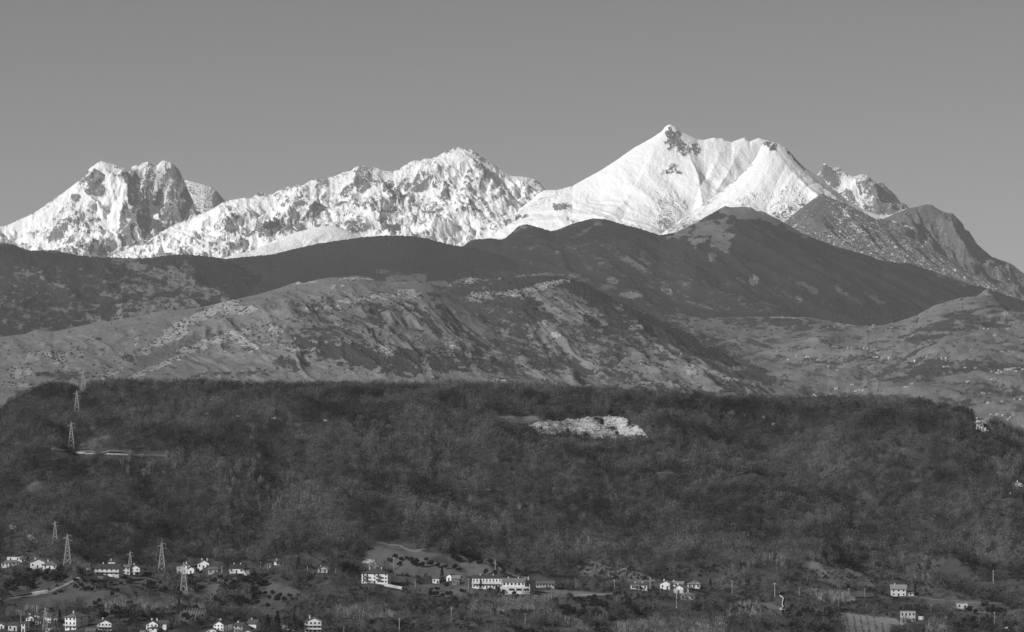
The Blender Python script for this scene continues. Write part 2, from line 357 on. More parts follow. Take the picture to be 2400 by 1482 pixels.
SC1 = sheet('snowy_mountain', RC1, 23000, 21000, lambda u: 630 + 0 * u, M_snow, both(rel_soft(90, 900, 41, asp=2.4, fine=.08), ribs(17, 420, 1500, .35, 43), crease([(40, 16, [(1571,292),(1608,345),(1636,400),(1646,460)]), (-36, 22, [(1668,330),(1652,400),(1612,480),(1556,548)]), (20, 18, [(1558,300),(1528,365),(1478,440),(1400,520)]), (16, 14, [(1335,440),(1300,480),(1240,520)]), (-14, 18, [(1520,350),(1470,460),(1440,540)]), (20, 11, [(1745,322),(1722,370),(1680,430)]), (16, 10, [(1695,325),(1680,370),(1650,410)])]), ribs(4, 110, 900, .35, 44)), cC, jag=1.5, jagw=12, seed=8, fade=.2, u0=880, u1=2000, step=2.2,
            label='tallest smooth white peak with a rocky tip')
bD2 = [(1798,338,16,8,.5,.62),(1812,345,12,8,.6,.6),(1868,376,30,6,.75,.74),(1890,396,20,5,.6,.6),(1700,440,90,5,-.75,.42),(1650,475,60,5,-.7,.4),(1840,470,60,26,-.4,.30),(1850,500,60,20,-.5,.48),(1700,505,80,14,-.6,.36),
       (1900,440,60,26,.6,-.2),(1600,530,40,14,-.5,.5)]
SC2 = sheet('snowy_mountain', RC2, 22000, 20300, lambda u: 620 + 0 * u, mat_snow('wind_packed_snow', rockv=.12, k=1.2, s1=1/80, streak=(1, 1, .5), rot=(0, .6, 0), rcap=.68), both(rel_soft(60, 600, 51, asp=2.0, fine=.10), ribs(15, 330, 1300, -.5, 53), crease([(34, 14, [(1796,332),(1838,385),(1880,440),(1935,500)]), (34, 12, [(1796,334),(1765,390),(1690,452),(1610,512)]), (-36, 16, [(1835,400),(1800,460),(1765,520)]), (24, 10, [(1880,400),(1930,455),(2000,500)])]), ribs(6, 80, 900, -.6, 54)),
            lambda u, v, X, Y: {'rock': paint(u, v, .03, bD2, fbm(u / 12, v / 11, 55, 4) * .6)}, jag=2.5, jagw=9, seed=12, fade=.2, u0=1380, u1=2320, step=2.2,
            label='broad white shoulder right of the tallest peak')
bD = [(1945,412,12,26,-.6,.92),(1965,440,14,30,-.7,.7),(1990,460,10,20,-.6,.7),(2012,455,16,14,.2,.85),(2040,470,18,40,.2,.78),(2070,470,30,40,.3,.88),(2000,440,8,40,-.4,-.2),(1985,425,14,16,.3,.15),(2035,430,12,16,0,.45),(2105,480,16,20,0,.95)]
SD = sheet('snowy_mountain', RD, 24800, 23300, 620, M_snow_rock, rel_rock(110, 520, 61, asp=1.1), lambda u, v, X, Y: {'rock': -.06 + .8 * paint(u, v, .32, bD, fbm(u / 10, v / 10, 65, 4) * .5)}, conv=18, jag=6, jagw=6, seed=15, fade=.08, u0=1820, u1=2320, step=2.,
           nrow=120, label='jagged snowy pinnacles behind the white shoulder')
M_crag = mat_snow('dark_crag', rockv=.13, k=1.0, s1=1/60, s2=1/20)
bE = [(2130,510,40,20,-.1,.85),(2170,490,12,7,0,.55),(2150,545,50,8,.4,.72),(2180,570,60,5,.5,.62),(2222,500,8,4,0,.5),(2250,560,60,60,.7,1.3),(2120,530,30,5,.3,.66)]
SE = sheet('rocky_mountain', RE, 20600, 18800, lambda u: np.interp(u, [1900, 2200, 2400, 2800], [640, 700, 760, 850]), M_crag, both(rel_rock(105, 460, 71, asp=1.1), ribs(20, 110, 500, .4, 73)), lambda u, v, X, Y: {'rock': paint(u, v, .86, bE, fbm(u / 12, v / 9, 75, 4) * .5)}, conv=14, jag=4, jagw=7, seed=18, fade=.08,
           u0=1980, u1=2760, step=2.2, label='dark craggy mountain at the right edge')
bF = [(1925,500,40,40,.6,.95),(2020,530,100,14,.5,.70),(2050,555,90,16,.5,.66),(1985,505,40,5,.9,.55),(1930,462,40,4,.6,.62),(1880,512,40,4,-.4,.75),(2000,470,90,4,.42,.60),(1975,560,14,5,.6,.6)]
SFm = sheet('rocky_mountain', RF, 19600, 18000, lambda u: np.interp(u, [1760, 1900, 2100, 2400, 2800], [600, 620, 700, 800, 900]), mat_snow('scree_with_snow_streaks', rockv=.125, k=1.0, s1=1/45, s2=1/22, streak=(1, 1, .35), rot=(0, -.5, 0)), both(rel_soft(40, 420, 81, asp=1.6, fine=.2), ribs(26, 130, 900, .5, 83)),
            lambda u, v, X, Y: {'rock': paint(u, v, .70, bF, fbm(u / 12, v / 9, 85, 4) * .5)}, jag=2, seed=21, fade=.15, u0=1740, u1=2500, step=2.2, label='grey triangular scree peak with streaks of snow')

# ------------------------------------------------------------------ wooded and grassy middle hills
M_hill = mat_hill('hillside')
def canopy_rough(u, v, wood, amp, seed):
    return amp * sstep(.4, .7, wood) * (gnoise(u / 4.1, v / 2.7, seed) + .6 * gnoise(u / 1.9, v / 1.6, seed + 1))
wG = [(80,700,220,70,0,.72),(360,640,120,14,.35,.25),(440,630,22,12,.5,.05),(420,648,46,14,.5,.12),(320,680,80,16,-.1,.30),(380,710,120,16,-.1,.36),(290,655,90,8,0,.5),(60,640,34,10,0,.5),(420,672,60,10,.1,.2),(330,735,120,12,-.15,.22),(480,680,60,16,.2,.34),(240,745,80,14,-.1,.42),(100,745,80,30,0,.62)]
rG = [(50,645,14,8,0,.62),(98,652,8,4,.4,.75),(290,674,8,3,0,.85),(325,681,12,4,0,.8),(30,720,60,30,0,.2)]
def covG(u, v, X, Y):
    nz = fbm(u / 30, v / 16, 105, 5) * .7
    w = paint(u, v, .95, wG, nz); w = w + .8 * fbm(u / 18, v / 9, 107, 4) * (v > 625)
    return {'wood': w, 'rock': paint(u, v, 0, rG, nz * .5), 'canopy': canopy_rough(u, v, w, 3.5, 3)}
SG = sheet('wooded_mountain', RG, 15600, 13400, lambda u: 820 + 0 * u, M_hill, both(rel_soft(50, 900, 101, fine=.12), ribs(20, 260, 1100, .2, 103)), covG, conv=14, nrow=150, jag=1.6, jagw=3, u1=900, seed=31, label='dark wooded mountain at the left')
def covH(u, v, X, Y):
    nz = fbm(u / 30, v / 16, 115, 5) * .7
    w = paint(u, v, 1.05, [(960,655,60,12,0,.30),(920,640,40,7,0,.5),(1010,665,40,8,0,.4)], nz)
    return {'wood': w, 'rock': 0 * u, 'canopy': canopy_rough(u, v, w, 3.0, 13)}
SH = sheet('wooded_mountain', RH, 16200, 14000, lambda u: 800 + 0 * u, M_hill, rel_soft(55, 1100, 111, fine=.12), covH, nrow=120, jag=1.6, jagw=3, u0=420, u1=1800, seed=34, label='long evenly dark wooded mountain in the middle')
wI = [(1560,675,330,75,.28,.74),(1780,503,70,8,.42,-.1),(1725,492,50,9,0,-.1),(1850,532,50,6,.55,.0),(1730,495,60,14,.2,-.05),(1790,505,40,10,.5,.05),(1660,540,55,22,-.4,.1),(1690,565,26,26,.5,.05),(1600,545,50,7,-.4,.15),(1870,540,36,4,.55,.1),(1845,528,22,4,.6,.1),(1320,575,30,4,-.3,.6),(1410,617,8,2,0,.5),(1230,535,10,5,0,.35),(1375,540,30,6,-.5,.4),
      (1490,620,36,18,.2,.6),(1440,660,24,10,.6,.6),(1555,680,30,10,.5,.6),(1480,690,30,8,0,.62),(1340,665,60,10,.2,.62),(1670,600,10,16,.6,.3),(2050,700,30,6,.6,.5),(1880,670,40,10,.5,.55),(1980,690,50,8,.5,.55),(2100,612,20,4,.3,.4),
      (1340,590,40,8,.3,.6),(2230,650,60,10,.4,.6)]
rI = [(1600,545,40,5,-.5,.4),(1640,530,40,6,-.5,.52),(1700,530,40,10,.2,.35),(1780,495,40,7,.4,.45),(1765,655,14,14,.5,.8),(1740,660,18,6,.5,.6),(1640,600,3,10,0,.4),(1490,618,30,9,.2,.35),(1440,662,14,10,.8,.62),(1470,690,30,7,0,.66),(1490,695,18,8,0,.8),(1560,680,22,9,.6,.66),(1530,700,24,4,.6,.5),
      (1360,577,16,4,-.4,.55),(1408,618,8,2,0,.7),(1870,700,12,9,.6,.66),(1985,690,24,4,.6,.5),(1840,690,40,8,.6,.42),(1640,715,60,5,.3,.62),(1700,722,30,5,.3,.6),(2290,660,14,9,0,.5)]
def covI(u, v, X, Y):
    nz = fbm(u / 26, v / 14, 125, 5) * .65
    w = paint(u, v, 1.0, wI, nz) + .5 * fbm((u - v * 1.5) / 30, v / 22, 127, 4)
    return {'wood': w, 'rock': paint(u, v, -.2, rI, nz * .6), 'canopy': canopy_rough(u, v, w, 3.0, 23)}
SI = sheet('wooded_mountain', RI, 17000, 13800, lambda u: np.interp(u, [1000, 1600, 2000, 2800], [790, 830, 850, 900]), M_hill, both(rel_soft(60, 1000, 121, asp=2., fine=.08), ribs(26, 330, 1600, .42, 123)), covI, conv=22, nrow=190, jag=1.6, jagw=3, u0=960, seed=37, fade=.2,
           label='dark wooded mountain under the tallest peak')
wK = [(1720,760,170,20,.02,.72),(1640,748,90,16,.1,1.0),(1840,752,80,14,.1,.95),(1560,765,80,24,.45,1.0),(1660,815,80,24,.5,.95),(1760,872,70,26,.55,.85),(1950,768,40,7,.3,.7),(2090,770,40,6,-.2,.7),(1560,760,40,12,.3,.9),(1700,770,90,18,.2,.12),(1850,790,120,14,.15,.2),(1780,830,60,12,.3,.15),(2050,775,60,8,0,.15),(2080,788,50,9,-.1,-.05),(2130,760,40,8,-.6,.1),(2220,715,40,16,-.4,-.05),(2180,735,50,10,-.6,.15),(2290,745,70,24,-.1,.72),(2200,770,60,22,-.3,.66),(2150,795,34,8,0,.9),
      (2340,800,70,20,-.2,.1),(2385,745,24,14,.4,-.05),(2050,860,110,24,0,.5),(1880,870,70,26,.3,.25),(1980,900,120,26,.2,.22),(2160,870,70,28,-.3,.6),(2220,890,60,14,-.5,.1),(2280,860,60,12,0,.5),(2330,900,80,24,-.2,.35),(2200,930,120,12,-.1,.2),(2260,945,40,5,-.4,.7),(2350,960,90,22,0,.1),(1830,740,60,7,0,.7),(2315,700,26,18,0,.3),(2350,730,16,20,.4,.5)]
rK = [(1985,758,28,9,.05,1.0),(2000,752,20,6,.3,.8),(2315,700,20,15,0,.45),(2355,735,8,16,.6,.5),(1850,742,50,6,0,.62),(2130,740,60,4,-.6,.5),(1700,725,50,6,.2,.55),(2190,700,20,3,-.5,.5)]
def covK(u, v, X, Y):
    nz = fbm(u / 26, v / 9, 135, 5) * .7
    w = paint(u, v, .34, wK, nz) + .75 * fbm((u + v * 2) / 34, v / 7, 137, 5) + .15 * fbm(u / 9, v / 3.5, 138, 3)
    return {'wood': w, 'rock': paint(u, v, -.25, rK, nz * .5), 'canopy': canopy_rough(u, v, w, 2.2, 33)}
M_valley = mat_hill('valley_farmland', forest=.05, grass=.16, rock=.42, treebump=5)
SK = sheet('valley_slope', RK, 13500, 9200, lambda u: 1022 + 0 * u, M_valley, both(rel_soft(85, 760, 131, asp=1.6, fine=.10), ribs(16, 300, 900, -.3, 133)), covK, conv=8, jag=4, jagw=20, nrow=220, u0=1150, seed=41, fade=.2, prof=1.0, label='pale farmed valley slope with tiny villages at the right')
wJ2 = [(1230,700,260,60,.1,.8),(1270,690,70,14,-.15,.2),(1110,665,40,9,-.2,.1),(1130,695,40,12,-.1,.1),(1180,660,70,8,0,.8),(1200,720,90,14,-.2,.8),(1320,730,60,24,.4,-.05),(1400,745,60,18,.5,.05),(1300,790,60,30,.3,.1),(1380,830,60,36,.6,.25),(1390,758,22,12,.5,.85),(1500,850,110,42,.4,.28),(1560,780,70,18,.5,.85),(1450,770,50,26,.7,.8),(1400,695,110,20,.5,1.2),(1560,775,120,24,.46,1.2),(1690,845,90,22,.55,1.15),(1250,655,150,26,-.05,1.0),(1090,680,70,26,0,.85),(1330,700,60,16,.4,.2),(1600,850,50,28,.5,.7),
       (1620,880,90,34,.2,.1),(1430,830,26,50,.9,.6),(1290,860,110,28,.4,.62),(1360,900,160,26,.15,.3),(1700,860,70,24,.7,.8)]
rJ2 = [(1270,672,66,10,-.22,.9),(1215,684,36,9,-.1,.85),(1300,665,30,7,-.2,.95),(1100,660,30,7,-.5,.6),(1120,692,34,10,-.1,.8),(1180,690,20,8,0,.6),(1320,710,30,6,.5,.8),(1380,735,40,6,.2,.78),(1330,720,16,8,0,.7),(1300,785,16,8,0,.95),(1275,755,10,6,0,.8),(1390,845,30,14,.8,.6),(1360,810,26,8,.2,.55),(1450,720,22,10,.7,.6),(1490,768,18,7,0,.8),
       (1490,850,30,10,0,.5),(1620,870,14,18,-.5,.75),(1500,900,40,9,.1,.62),(1655,805,22,12,.4,.6),(1745,870,6,14,-.3,.8),(1710,888,26,5,.1,.66),(1590,900,30,8,.3,.5)]
def covJ2(u, v, X, Y):
    nz = fbm(u / 22, v / 12, 145, 5) * .65
    w = paint(u, v, .62, wJ2, nz) + .5 * fbm((u - v * 1.3) / 22, v / 16, 147, 4)
    return {'wood': w, 'rock': paint(u, v, -.1, rJ2, nz * .6), 'canopy': canopy_rough(u, v, w, 2.6, 43)}
M_grassy = mat_hill('rough_pasture_and_scrub', forest=.046, grass=.17, rock=.52)  # grass and woods kept paler, making up in colour for thin haze
SJ2 = sheet('rocky_hill', RJ2, 11500, 9500, lambda u: 940 + 0 * u, M_grassy, both(rel_soft(46, 560, 141, asp=1.8), ribs(16, 130, 800, .22, 143)), covJ2, conv=9, nrow=190, u0=820, u1=2500, seed=44, fade=.2, label='scrubby hill with pale cliffs in the middle')
wJ = [(700,690,150,14,-.12,-.1),(560,730,130,20,-.3,-.1),(880,652,50,6,0,-.05),(350,770,260,26,-.12,-.15),(150,850,140,18,-.1,.0),(540,850,150,40,-.2,-.1),(720,760,50,60,.9,.45),(740,790,26,70,1.0,.55),(760,705,60,10,0,.5),(800,800,120,50,.3,.5),(860,840,160,26,.2,.86),(960,835,60,18,.1,.88),(1060,830,50,16,0,.9),(880,740,16,30,-.6,.7),(1010,760,12,50,-.7,.7),
      (1060,750,60,10,.8,.8),(1120,800,50,7,.6,.8),(930,720,80,10,.1,.62),(1000,690,100,8,0,.5),(1000,850,190,20,0,.82),(560,880,110,14,0,.55),(680,855,50,16,.2,.5),(150,880,70,12,0,.62),(300,840,26,9,-.1,.8),(230,795,12,5,0,.85),(110,800,90,10,-.1,-.15),(700,890,200,14,0,.1),(860,895,120,18,.1,-.1),(240,885,30,16,-.4,-.2),(620,760,60,40,0,.2),(1170,860,80,18,.3,.7),(1300,890,100,20,.2,.3)]
rJ = [(470,742,110,13,-.42,.95),(560,728,50,12,-.1,.95),(400,790,60,14,-.4,.95),(345,820,16,18,-.6,.6),(520,795,110,14,-.3,.85),(420,838,100,8,-.42,.9),(600,800,80,16,.05,.75),(320,880,60,6,-.5,.8),(640,780,60,26,.2,.42),(760,720,90,6,-.05,.5),(820,705,36,9,-.1,.72),(900,695,50,9,-.1,.76),(960,690,30,16,.1,.82),(940,715,40,8,.2,.6),(680,820,60,6,0,.66),(560,820,60,6,0,.6),(720,662,30,4,-.1,.75),(830,655,50,5,-.05,.5),(740,725,12,5,0,.9),
      (50,870,36,22,0,.66),(140,850,30,20,.6,.6),(180,825,20,18,0,.55),(100,830,50,7,0,.72),(280,830,24,12,.6,.5),(320,800,6,14,.3,.7),(250,880,60,20,-.5,.5),(60,905,70,7,.1,.6),(210,860,14,30,0,.3),(905,820,18,26,-.6,.7),(1000,860,12,34,-.4,.78),(980,800,30,20,0,.5),(1050,810,40,26,.1,.5),(1075,795,10,8,0,.85),(880,780,50,30,.2,.36),(1160,893,18,8,.2,.6),(820,870,60,4,.2,.4)]
def covJ(u, v, X, Y):
    nz = fbm(u / 22, v / 12, 155, 5) * .65
    w = paint(u, v, .22, wJ, nz) + .45 * fbm((u - v * 1.2) / 20, v / 14, 157, 4)
    sh = np.where(hsh((u / 4).astype(np.int64), (v / 3).astype(np.int64), 5) % 37 == 0, .5, 0) * sstep(.25, .5, paint(u, v, -.1, rJ, nz * .6))
    return {'wood': w + sh, 'rock': paint(u, v, -.1, rJ, nz * .6), 'canopy': canopy_rough(u, v, w, 2.6, 53)}
def relJ(X, Y, T, u, v):
    a = both(rel_soft(36, 560, 151, asp=2.0), ribs(13, 110, 700, .2, 153))(X, Y, T, u, v)
    return a * (.45 + .55 * sstep(380, 620, u)) * (1 - .55 * sstep(820, 880, v)) + 16 * np.exp(-((v - (985 - u * .42)) / 16.) ** 2) * sstep(720, 560, u) * sstep(230, 330, u)
SJ = sheet('rocky_hill', RJ, 10900, 9000, lambda u: 925 + 0 * u, M_grassy, relJ, covJ, conv=9, nrow=200, u1=2300, seed=47, fade=.2, label='broad grassy hill with pale cliff bands at the left')

# ------------------------------------------------------------------ near wooded hill
RL = [(-1500,1090),(-400,1010),(-60,985),(0,972),(40,943),(60,934),(100,918),(128,912),(160,916),(185,921),(205,920),(225,912),(300,908),(400,910),(470,906),(560,914),(700,914),(900,914),(1050,912),(1250,918),(1400,925),(1500,934),(1700,944),(1900,948),(2100,946),(2160,952),(2200,962),(2245,968),(2290,985),(2330,1002),(2400,1028),(2500,1060),(2760,1110),(3900,1220)]
def table(Y):
    return np.interp(Y, [1400, 1700, 1950, 2200, 2420, 2560, 2700, 2830, 2960, 3080, 3180, 3300], [2100, 1790, 1600, 1482, 1400, 1340, 1250, 1150, 1050, 980, 940, 915])
def near_sheet():
    u = np.concatenate([np.arange(-1500, -420, 12.), np.arange(-420, 2824, 4.0), np.arange(2824, 3900, 12.)])
    Yr = np.concatenate([np.arange(4300, 3300, -25), np.arange(3300, 2050, -3.0), np.arange(2050, 1200, -12)])
    U, Y = np.meshgrid(u, Yr); X = (U - CX) * Y / F
    yr = np.interp(U, [p[0] for p in RL], [p[1] for p in RL])
    k = (1482 - yr) / (1482 - 915)
    ys = np.where(table(Y) < 1482, yr + (table(Y) - 915) * k, table(Y))
    z = (CY - ys) * Y / F
    zr = (CY - yr) * 3300 / F
    z = np.where(Y > 3300, zr - (Y - 3300) * .13 - np.clip(Y - 3500, 0, None) * .22, z)
    w = sstep(3290, 3120, Y) * (.35 + .65 * sstep(2350, 2650, Y))
    rel = 24 * fbm((X + (Y - 2800) * .35) / 190, Y / 420, 201, 4, .5) + 7.0 * fbm(X / 60, Y / 70, 203, 4)
    # gully on the left flank, spur that runs down to the right
    rel -= 16 * np.exp(-(((U - 1482 * 0 - (560 + (1300 - ys) * .55)) / 70.) ** 2)) * sstep(1330, 1250, ys) * sstep(1080, 1180, ys)
    rel += 20 * np.exp(-(((ys - (1050 + (U - 1880) * .42)) / 40.) ** 2)) * sstep(1780, 1900, U)
    rel -= 18 * np.exp(-(((ys - (1000 + (U - 1880) * .42)) / 30.) ** 2)) * sstep(1780, 1900, U)
    rel += 26 * (ridged((X + .25 * Y) / 150, Y / 420, 207, 3) - .5)
    z = z + rel * w + .5 * fbm(X / 14, Y / 16, 205, 3)
    z = np.maximum(z, ZG - 5 + 0 * z)
    S = Sheet(); S.u = u; S.X, S.Y, S.Z = X, Y, z; S.v = CY - z * F / Y; S.U = U
    return S
SN = near_sheet()
# land use on the near hill (photo pixel outlines of fields)
MEADOWS = {
 'm1': [(846,1306),(868,1288),(900,1276),(985,1292),(1080,1308),(1165,1331),(1230,1352),(1245,1362),(1180,1356),(1104,1350),(1078,1348),(1030,1352),(980,1352),(930,1345),(900,1330)],
 'm2': [(930,1372),(1010,1370),(1105,1378),(1150,1392),(1240,1393),(1200,1402),(1100,1404),(1020,1398),(960,1386)],
 'm3': [(20,1412),(150,1392),(165,1372),(190,1388),(260,1386),(285,1360),(340,1350),(372,1346),(350,1380),(330,1402),(262,1414),(200,1428),(60,1432)],
 'm4': [(556,1436),(640,1364),(668,1376),(740,1396),(700,1412),(690,1428),(650,1440),(600,1446)],
 'm4b': [(450,1390),(520,1362),(560,1352),(512,1384),(496,1400),(460,1402)],
 'm6': [(1255,1386),(1300,1382),(1360,1386),(1430,1392),(1380,1398),(1280,1403),(1250,1400)],
 'm7': [(1330,1334),(1385,1316),(1440,1326),(1500,1342),(1550,1362),(1500,1366),(1440,1362),(1400,1352),(1340,1352)],
 'm8': [(1900,1316),(1960,1322),(2020,1345),(2050,1374),(1990,1376),(1930,1366),(1880,1345),(1850,1338)],
 'm8b': [(1900,1380),(1990,1382),(2060,1394),(2010,1402),(1930,1396)],
 'm10': [(178,1048),(205,1030),(245,1022),(262,1026),(250,1040),(210,1052)],
 'm10b': [(20,1150),(60,1132),(105,1128),(110,1140),(70,1160),(25,1164)],
 'm11': [(1158,988),(1170,977),(1262,976),(1268,986),(1230,992)],
 'm12': [(1700,1420),(1800,1412),(1850,1432),(1820,1450),(1730,1448)],
 'm13': [(2230,1438),(2330,1430),(2345,1446),(2320,1462),(2250,1452)],
 'm14': [(2180,1402),(2290,1408),(2300,1424),(2240,1432),(2170,1418)],
 'gA': [(600,1318),(690,1300),(770,1310),(820,1322),(780,1330),(700,1324),(640,1330)],
 'm15': [(1832,1048),(1880,1056),(1874,1062),(1835,1054)],
}
QUARRY = [(1238,1000),(1262,992),(1300,988),(1400,980),(1425,975),(1470,984),(1480,996),(1505,1008),(1512,1022),(1490,1032),(1450,1030),(1400,1026),(1330,1022),(1268,1020),(1256,1008)]
VINE_R = [(1966,1438),(2000,1440),(2060,1446),(2100,1450),(2112,1462),(2090,1482),(2075,1530),(1990,1530),(1980,1470)]
VINE_L = [(400,1462),(430,1430),(470,1426),(488,1430),(476,1446),(440,1462)]
CLIFFS = [(2298,992,8,16,-.4),(1716,968,10,7,.3),(1745,975,5,5,0),(1790,976,5,7,0),(1812,992,6,8,0),(2385,1140,18,12,.3),(490,970,14,3,.08),(560,975,10,3,.1),(640,980,8,2.5,0),(765,985,8,3,.1),(1600,1078,26,6,.1),(30,1236,10,6,0),(75,1262,16,8,.6),(868,1322,22,12,.3),(1100,1146,90,1.5,.02)]
ROADS = {  # centre line pixels, width m, albedo
 'lane_left': ([(-30,1413),(0,1406),(40,1402),(80,1395),(115,1388),(150,1375),(165,1366),(185,1356)], 5.0),
 'lane_right': ([(1175,1412),(1215,1408),(1260,1405),(1300,1401),(1350,1397),(1400,1394),(1435,1392)], 3.0),
 'hill_road_left': ([(120,1056),(150,1058),(185,1060),(250,1063),(310,1066),(360,1070),(395,1071)], 5.0),
 'hill_road_right': ([(1500,1107),(1530,1108),(1580,1110),(1640,1112),(1720,1115),(1800,1117)], 3.5),
 'meadow_track': ([(880,1272),(940,1280),(985,1290),(1080,1304),(1165,1326),(1240,1356)], 2.5),
 'lane_far_right': ([(1990,1402),(2050,1400),(2110,1400),(2170,1402),(2240,1408),(2300,1414),(2350,1416)], 3.5),
}
U, Vv = SN.U, SN.v
nzN = fbm(SN.X / 22, SN.Y / 30, 301, 4)
def soft(poly, du=0):
    uu = U + nzN * 9; vv = Vv + nzN * 4
    return inpoly(uu, vv, poly).astype(float)
grass = np.zeros_like(U)
for k_, p_ in MEADOWS.items(): grass = np.maximum(grass, soft(p_) * (.8 if k_ in ('m7', 'm8', 'm10b', 'gA') else 1))
nzQ = fbm(SN.X / 9, SN.Y / 12, 305, 4); rock = inpoly(U + nzQ * 26, Vv + nzQ * 13, QUARRY).astype(float)
for cx, cy, rx, ry, a in CLIFFS: rock = np.maximum(rock, blob(U, Vv, cx, cy, rx, ry, a, nzN * .5) * (.9 if cx > 2200 or cx < 900 else .6))
soil = np.maximum(soft(VINE_R), soft(VINE_L) * .35)
for k_, q_ in (('m6', .6), ('m1', .24), ('m4', .16), ('m3', .10), ('m4b', .2), ('m7', .7), ('m8', .45), ('m11', .5), ('m13', .4), ('m14', .25), ('m2', .25), ('m10', .3), ('m12', .4), ('m8b', .4)): soil = np.maximum(soil, soft(MEADOWS[k_]) * q_)
# quarry face: stepped, broken rock instead of a smooth slope
qz = soft(QUARRY)
SN.Z = SN.Z + qz * (1.6 * ridged(SN.X / 14, SN.Y / 9, 311, 5, .6) + 0.5 * np.floor(ridged(SN.X / 60, SN.Y / 22, 315, 3) * 4))
SN.v = CY - SN.Z * F / SN.Y
lowland = sstep(1320, 1380, Vv + nzN * 30)
grass = np.maximum(grass, lowland * sstep(-.15, .2, fbm(SN.X / 26, SN.Y / 40, 321, 4)) * .75)

t = NT('wooded_ground')
a_g, a_r, a_s = t.attr('grass'), t.attr('rock'), t.attr('soil')
p = t.pos(); n1 = t.noise(p, 1/18, 7, .65, .3); n2 = t.noise(p, 1/3.5, 5, .6); n3 = t.noise(t.pos(1, 1, 2.5), 1/6, 7, .72, .4); nb = t.noise(p, 1/90, 4, .6)
litter = t.rng(n1, .25, .75, .034, .082, False)
gv = t.math('MULTIPLY', t.rng(n1, .25, .75, .060, .092, False), t.rng(nb, .3, .7, .82, 1.25, False)); gv = t.math('MULTIPLY', gv, t.rng(n2, .2, .8, .85, 1.15, False))
n5 = t.noise(t.pos(1, 1, 3.), 1/1.6, 6, .75); rc = t.math('MULTIPLY', t.rng(n3, .34, .62, .16, .6), t.rng(n5, .3, .65, .45, 1.2))
sv = t.rng(n2, .2, .8, .15, .21, False)
v = t.mix(t.rng(a_g, .3, .6), litter, gv); v = t.mix(a_s, v, sv)
rf = t.rng(t.math('ADD', a_r, t.math('MULTIPLY', t.math('SUBTRACT', n1, .5), .9)), .45, .6)
v = t.mix(rf, v, rc); t.col(v)
t.bump(t.math('ADD', t.math('MULTIPLY', n3, t.math('MULTIPLY', rf, 2.2)), t.math('MULTIPLY', n1, .8)), 1.0)
Vn = np.stack([SN.X, SN.Y, SN.Z], -1).reshape(-1, 3)
o = mesh_np('wooded_hill', Vn, grid_faces(*SN.X.shape), t.m, attrs={'grass': grass, 'rock': rock, 'soil': soil}, smooth=True)
tag(o, 'near wooded hillside with fields at its foot', None, None, 'structure'); SN.o = o

# base ground out to the horizon
GN = 24; gx = np.linspace(-42000, 42000, GN)
GX, GY = np.meshgrid(gx, gx + 8000)
o = mesh_np('ground', np.stack([GX, GY, np.full_like(GX, ZG)], -1).reshape(-1, 3), grid_faces(GN, GN)[:, ::-1], mat_var('plain', .07, .3, 1/400, False))
tag(o, kind='structure')
def ground(u, v): return hit(SN, u, v)
def gz(x, y): return float(zat(SN, np.array([x]), np.array([y]))[0])

# ------------------------------------------------------------------ roads
def ribbon(name, pix, width, mat, label, lift=.35, samples=14):
    P = [ground(u, v) for u, v in pix]
    pts = []
    for i in range(len(P) - 1):
        p0, p1, p2, p3 = P[max(i - 1, 0)], P[i], P[i + 1], P[min(i + 2, len(P) - 1)]
        for s in range(samples):
            q = s / samples
            pts.append(.5 * ((2 * p1) + (-p0 + p2) * q + (2 * p0 - 5 * p1 + 4 * p2 - p3) * q * q + (-p0 + 3 * p1 - 3 * p2 + p3) * q ** 3))
    pts.append(P[-1]); A = np.array([tuple(q) for q in pts])
    d = np.gradient(A[:, :2], axis=0); d /= np.linalg.norm(d, axis=1)[:, None] + 1e-9
    nrm = np.stack([-d[:, 1], d[:, 0]], 1)
    V = []
    for s in (-.5, -.2, .2, .5):
        xy = A[:, :2] + nrm * width * s
        z = zat(SN, xy[:, 0], xy[:, 1]); V.append(np.stack([xy[:, 0], xy[:, 1], z], 1))
    V = np.stack(V, 1); V[:, :, 2] = V[:, :, 2].max(1)[:, None] + lift
    V[:, (1, 2), 2] += .05
    # skirts into the ground
    L = V[:, :1] - np.array([0, 0, 1.6]); R = V[:, -1:] - np.array([0, 0, 1.6])
    V = np.concatenate([L, V, R], 1)
    o = mesh_np(name, V.reshape(-1, 3), grid_faces(len(A), 6), mat, smooth=False)
    return tag(o, label, None, None, 'structure'), A
M_gravel = mat_var('pale_gravel', .19, .25, .3, False)
M_asph = mat_var('lane_asphalt', .10, .2, .3, False)
ribbon('road', *ROADS['lane_left'], M_gravel, 'pale lane curving up past the lower left houses')
ribbon('road', *ROADS['lane_right'], M_gravel, 'thin pale lane crossing the field in the lower middle')
ribbon('road', *ROADS['hill_road_left'], M_asph, 'hillside road on the left under the tall lattice tower')
ribbon('road', *ROADS['hill_road_right'], M_asph, 'narrow road through the woods in the middle of the slope')
ribbon('path', *ROADS['meadow_track'], mat_var('dirt_track', .11, .25, .3, False), 'dirt track along the upper edge of the olive meadow')
ribbon('road', ROADS['lane_far_right'][0], 2.6, M_asph, 'lane behind the small flat-roofed hut at lower right')
ROADMASK = []
for p_, w_ in ROADS.values(): ROADMASK.append(p_)
def road_clear(u, v):
    return (road_dist(u, v) > 4) & (road_dist(u, v - 7) > 7) & ((road_dist(u, v - 16) > 6) | (u > 480)) & ((road_dist(u, v - 24) > 4) | (u > 200))
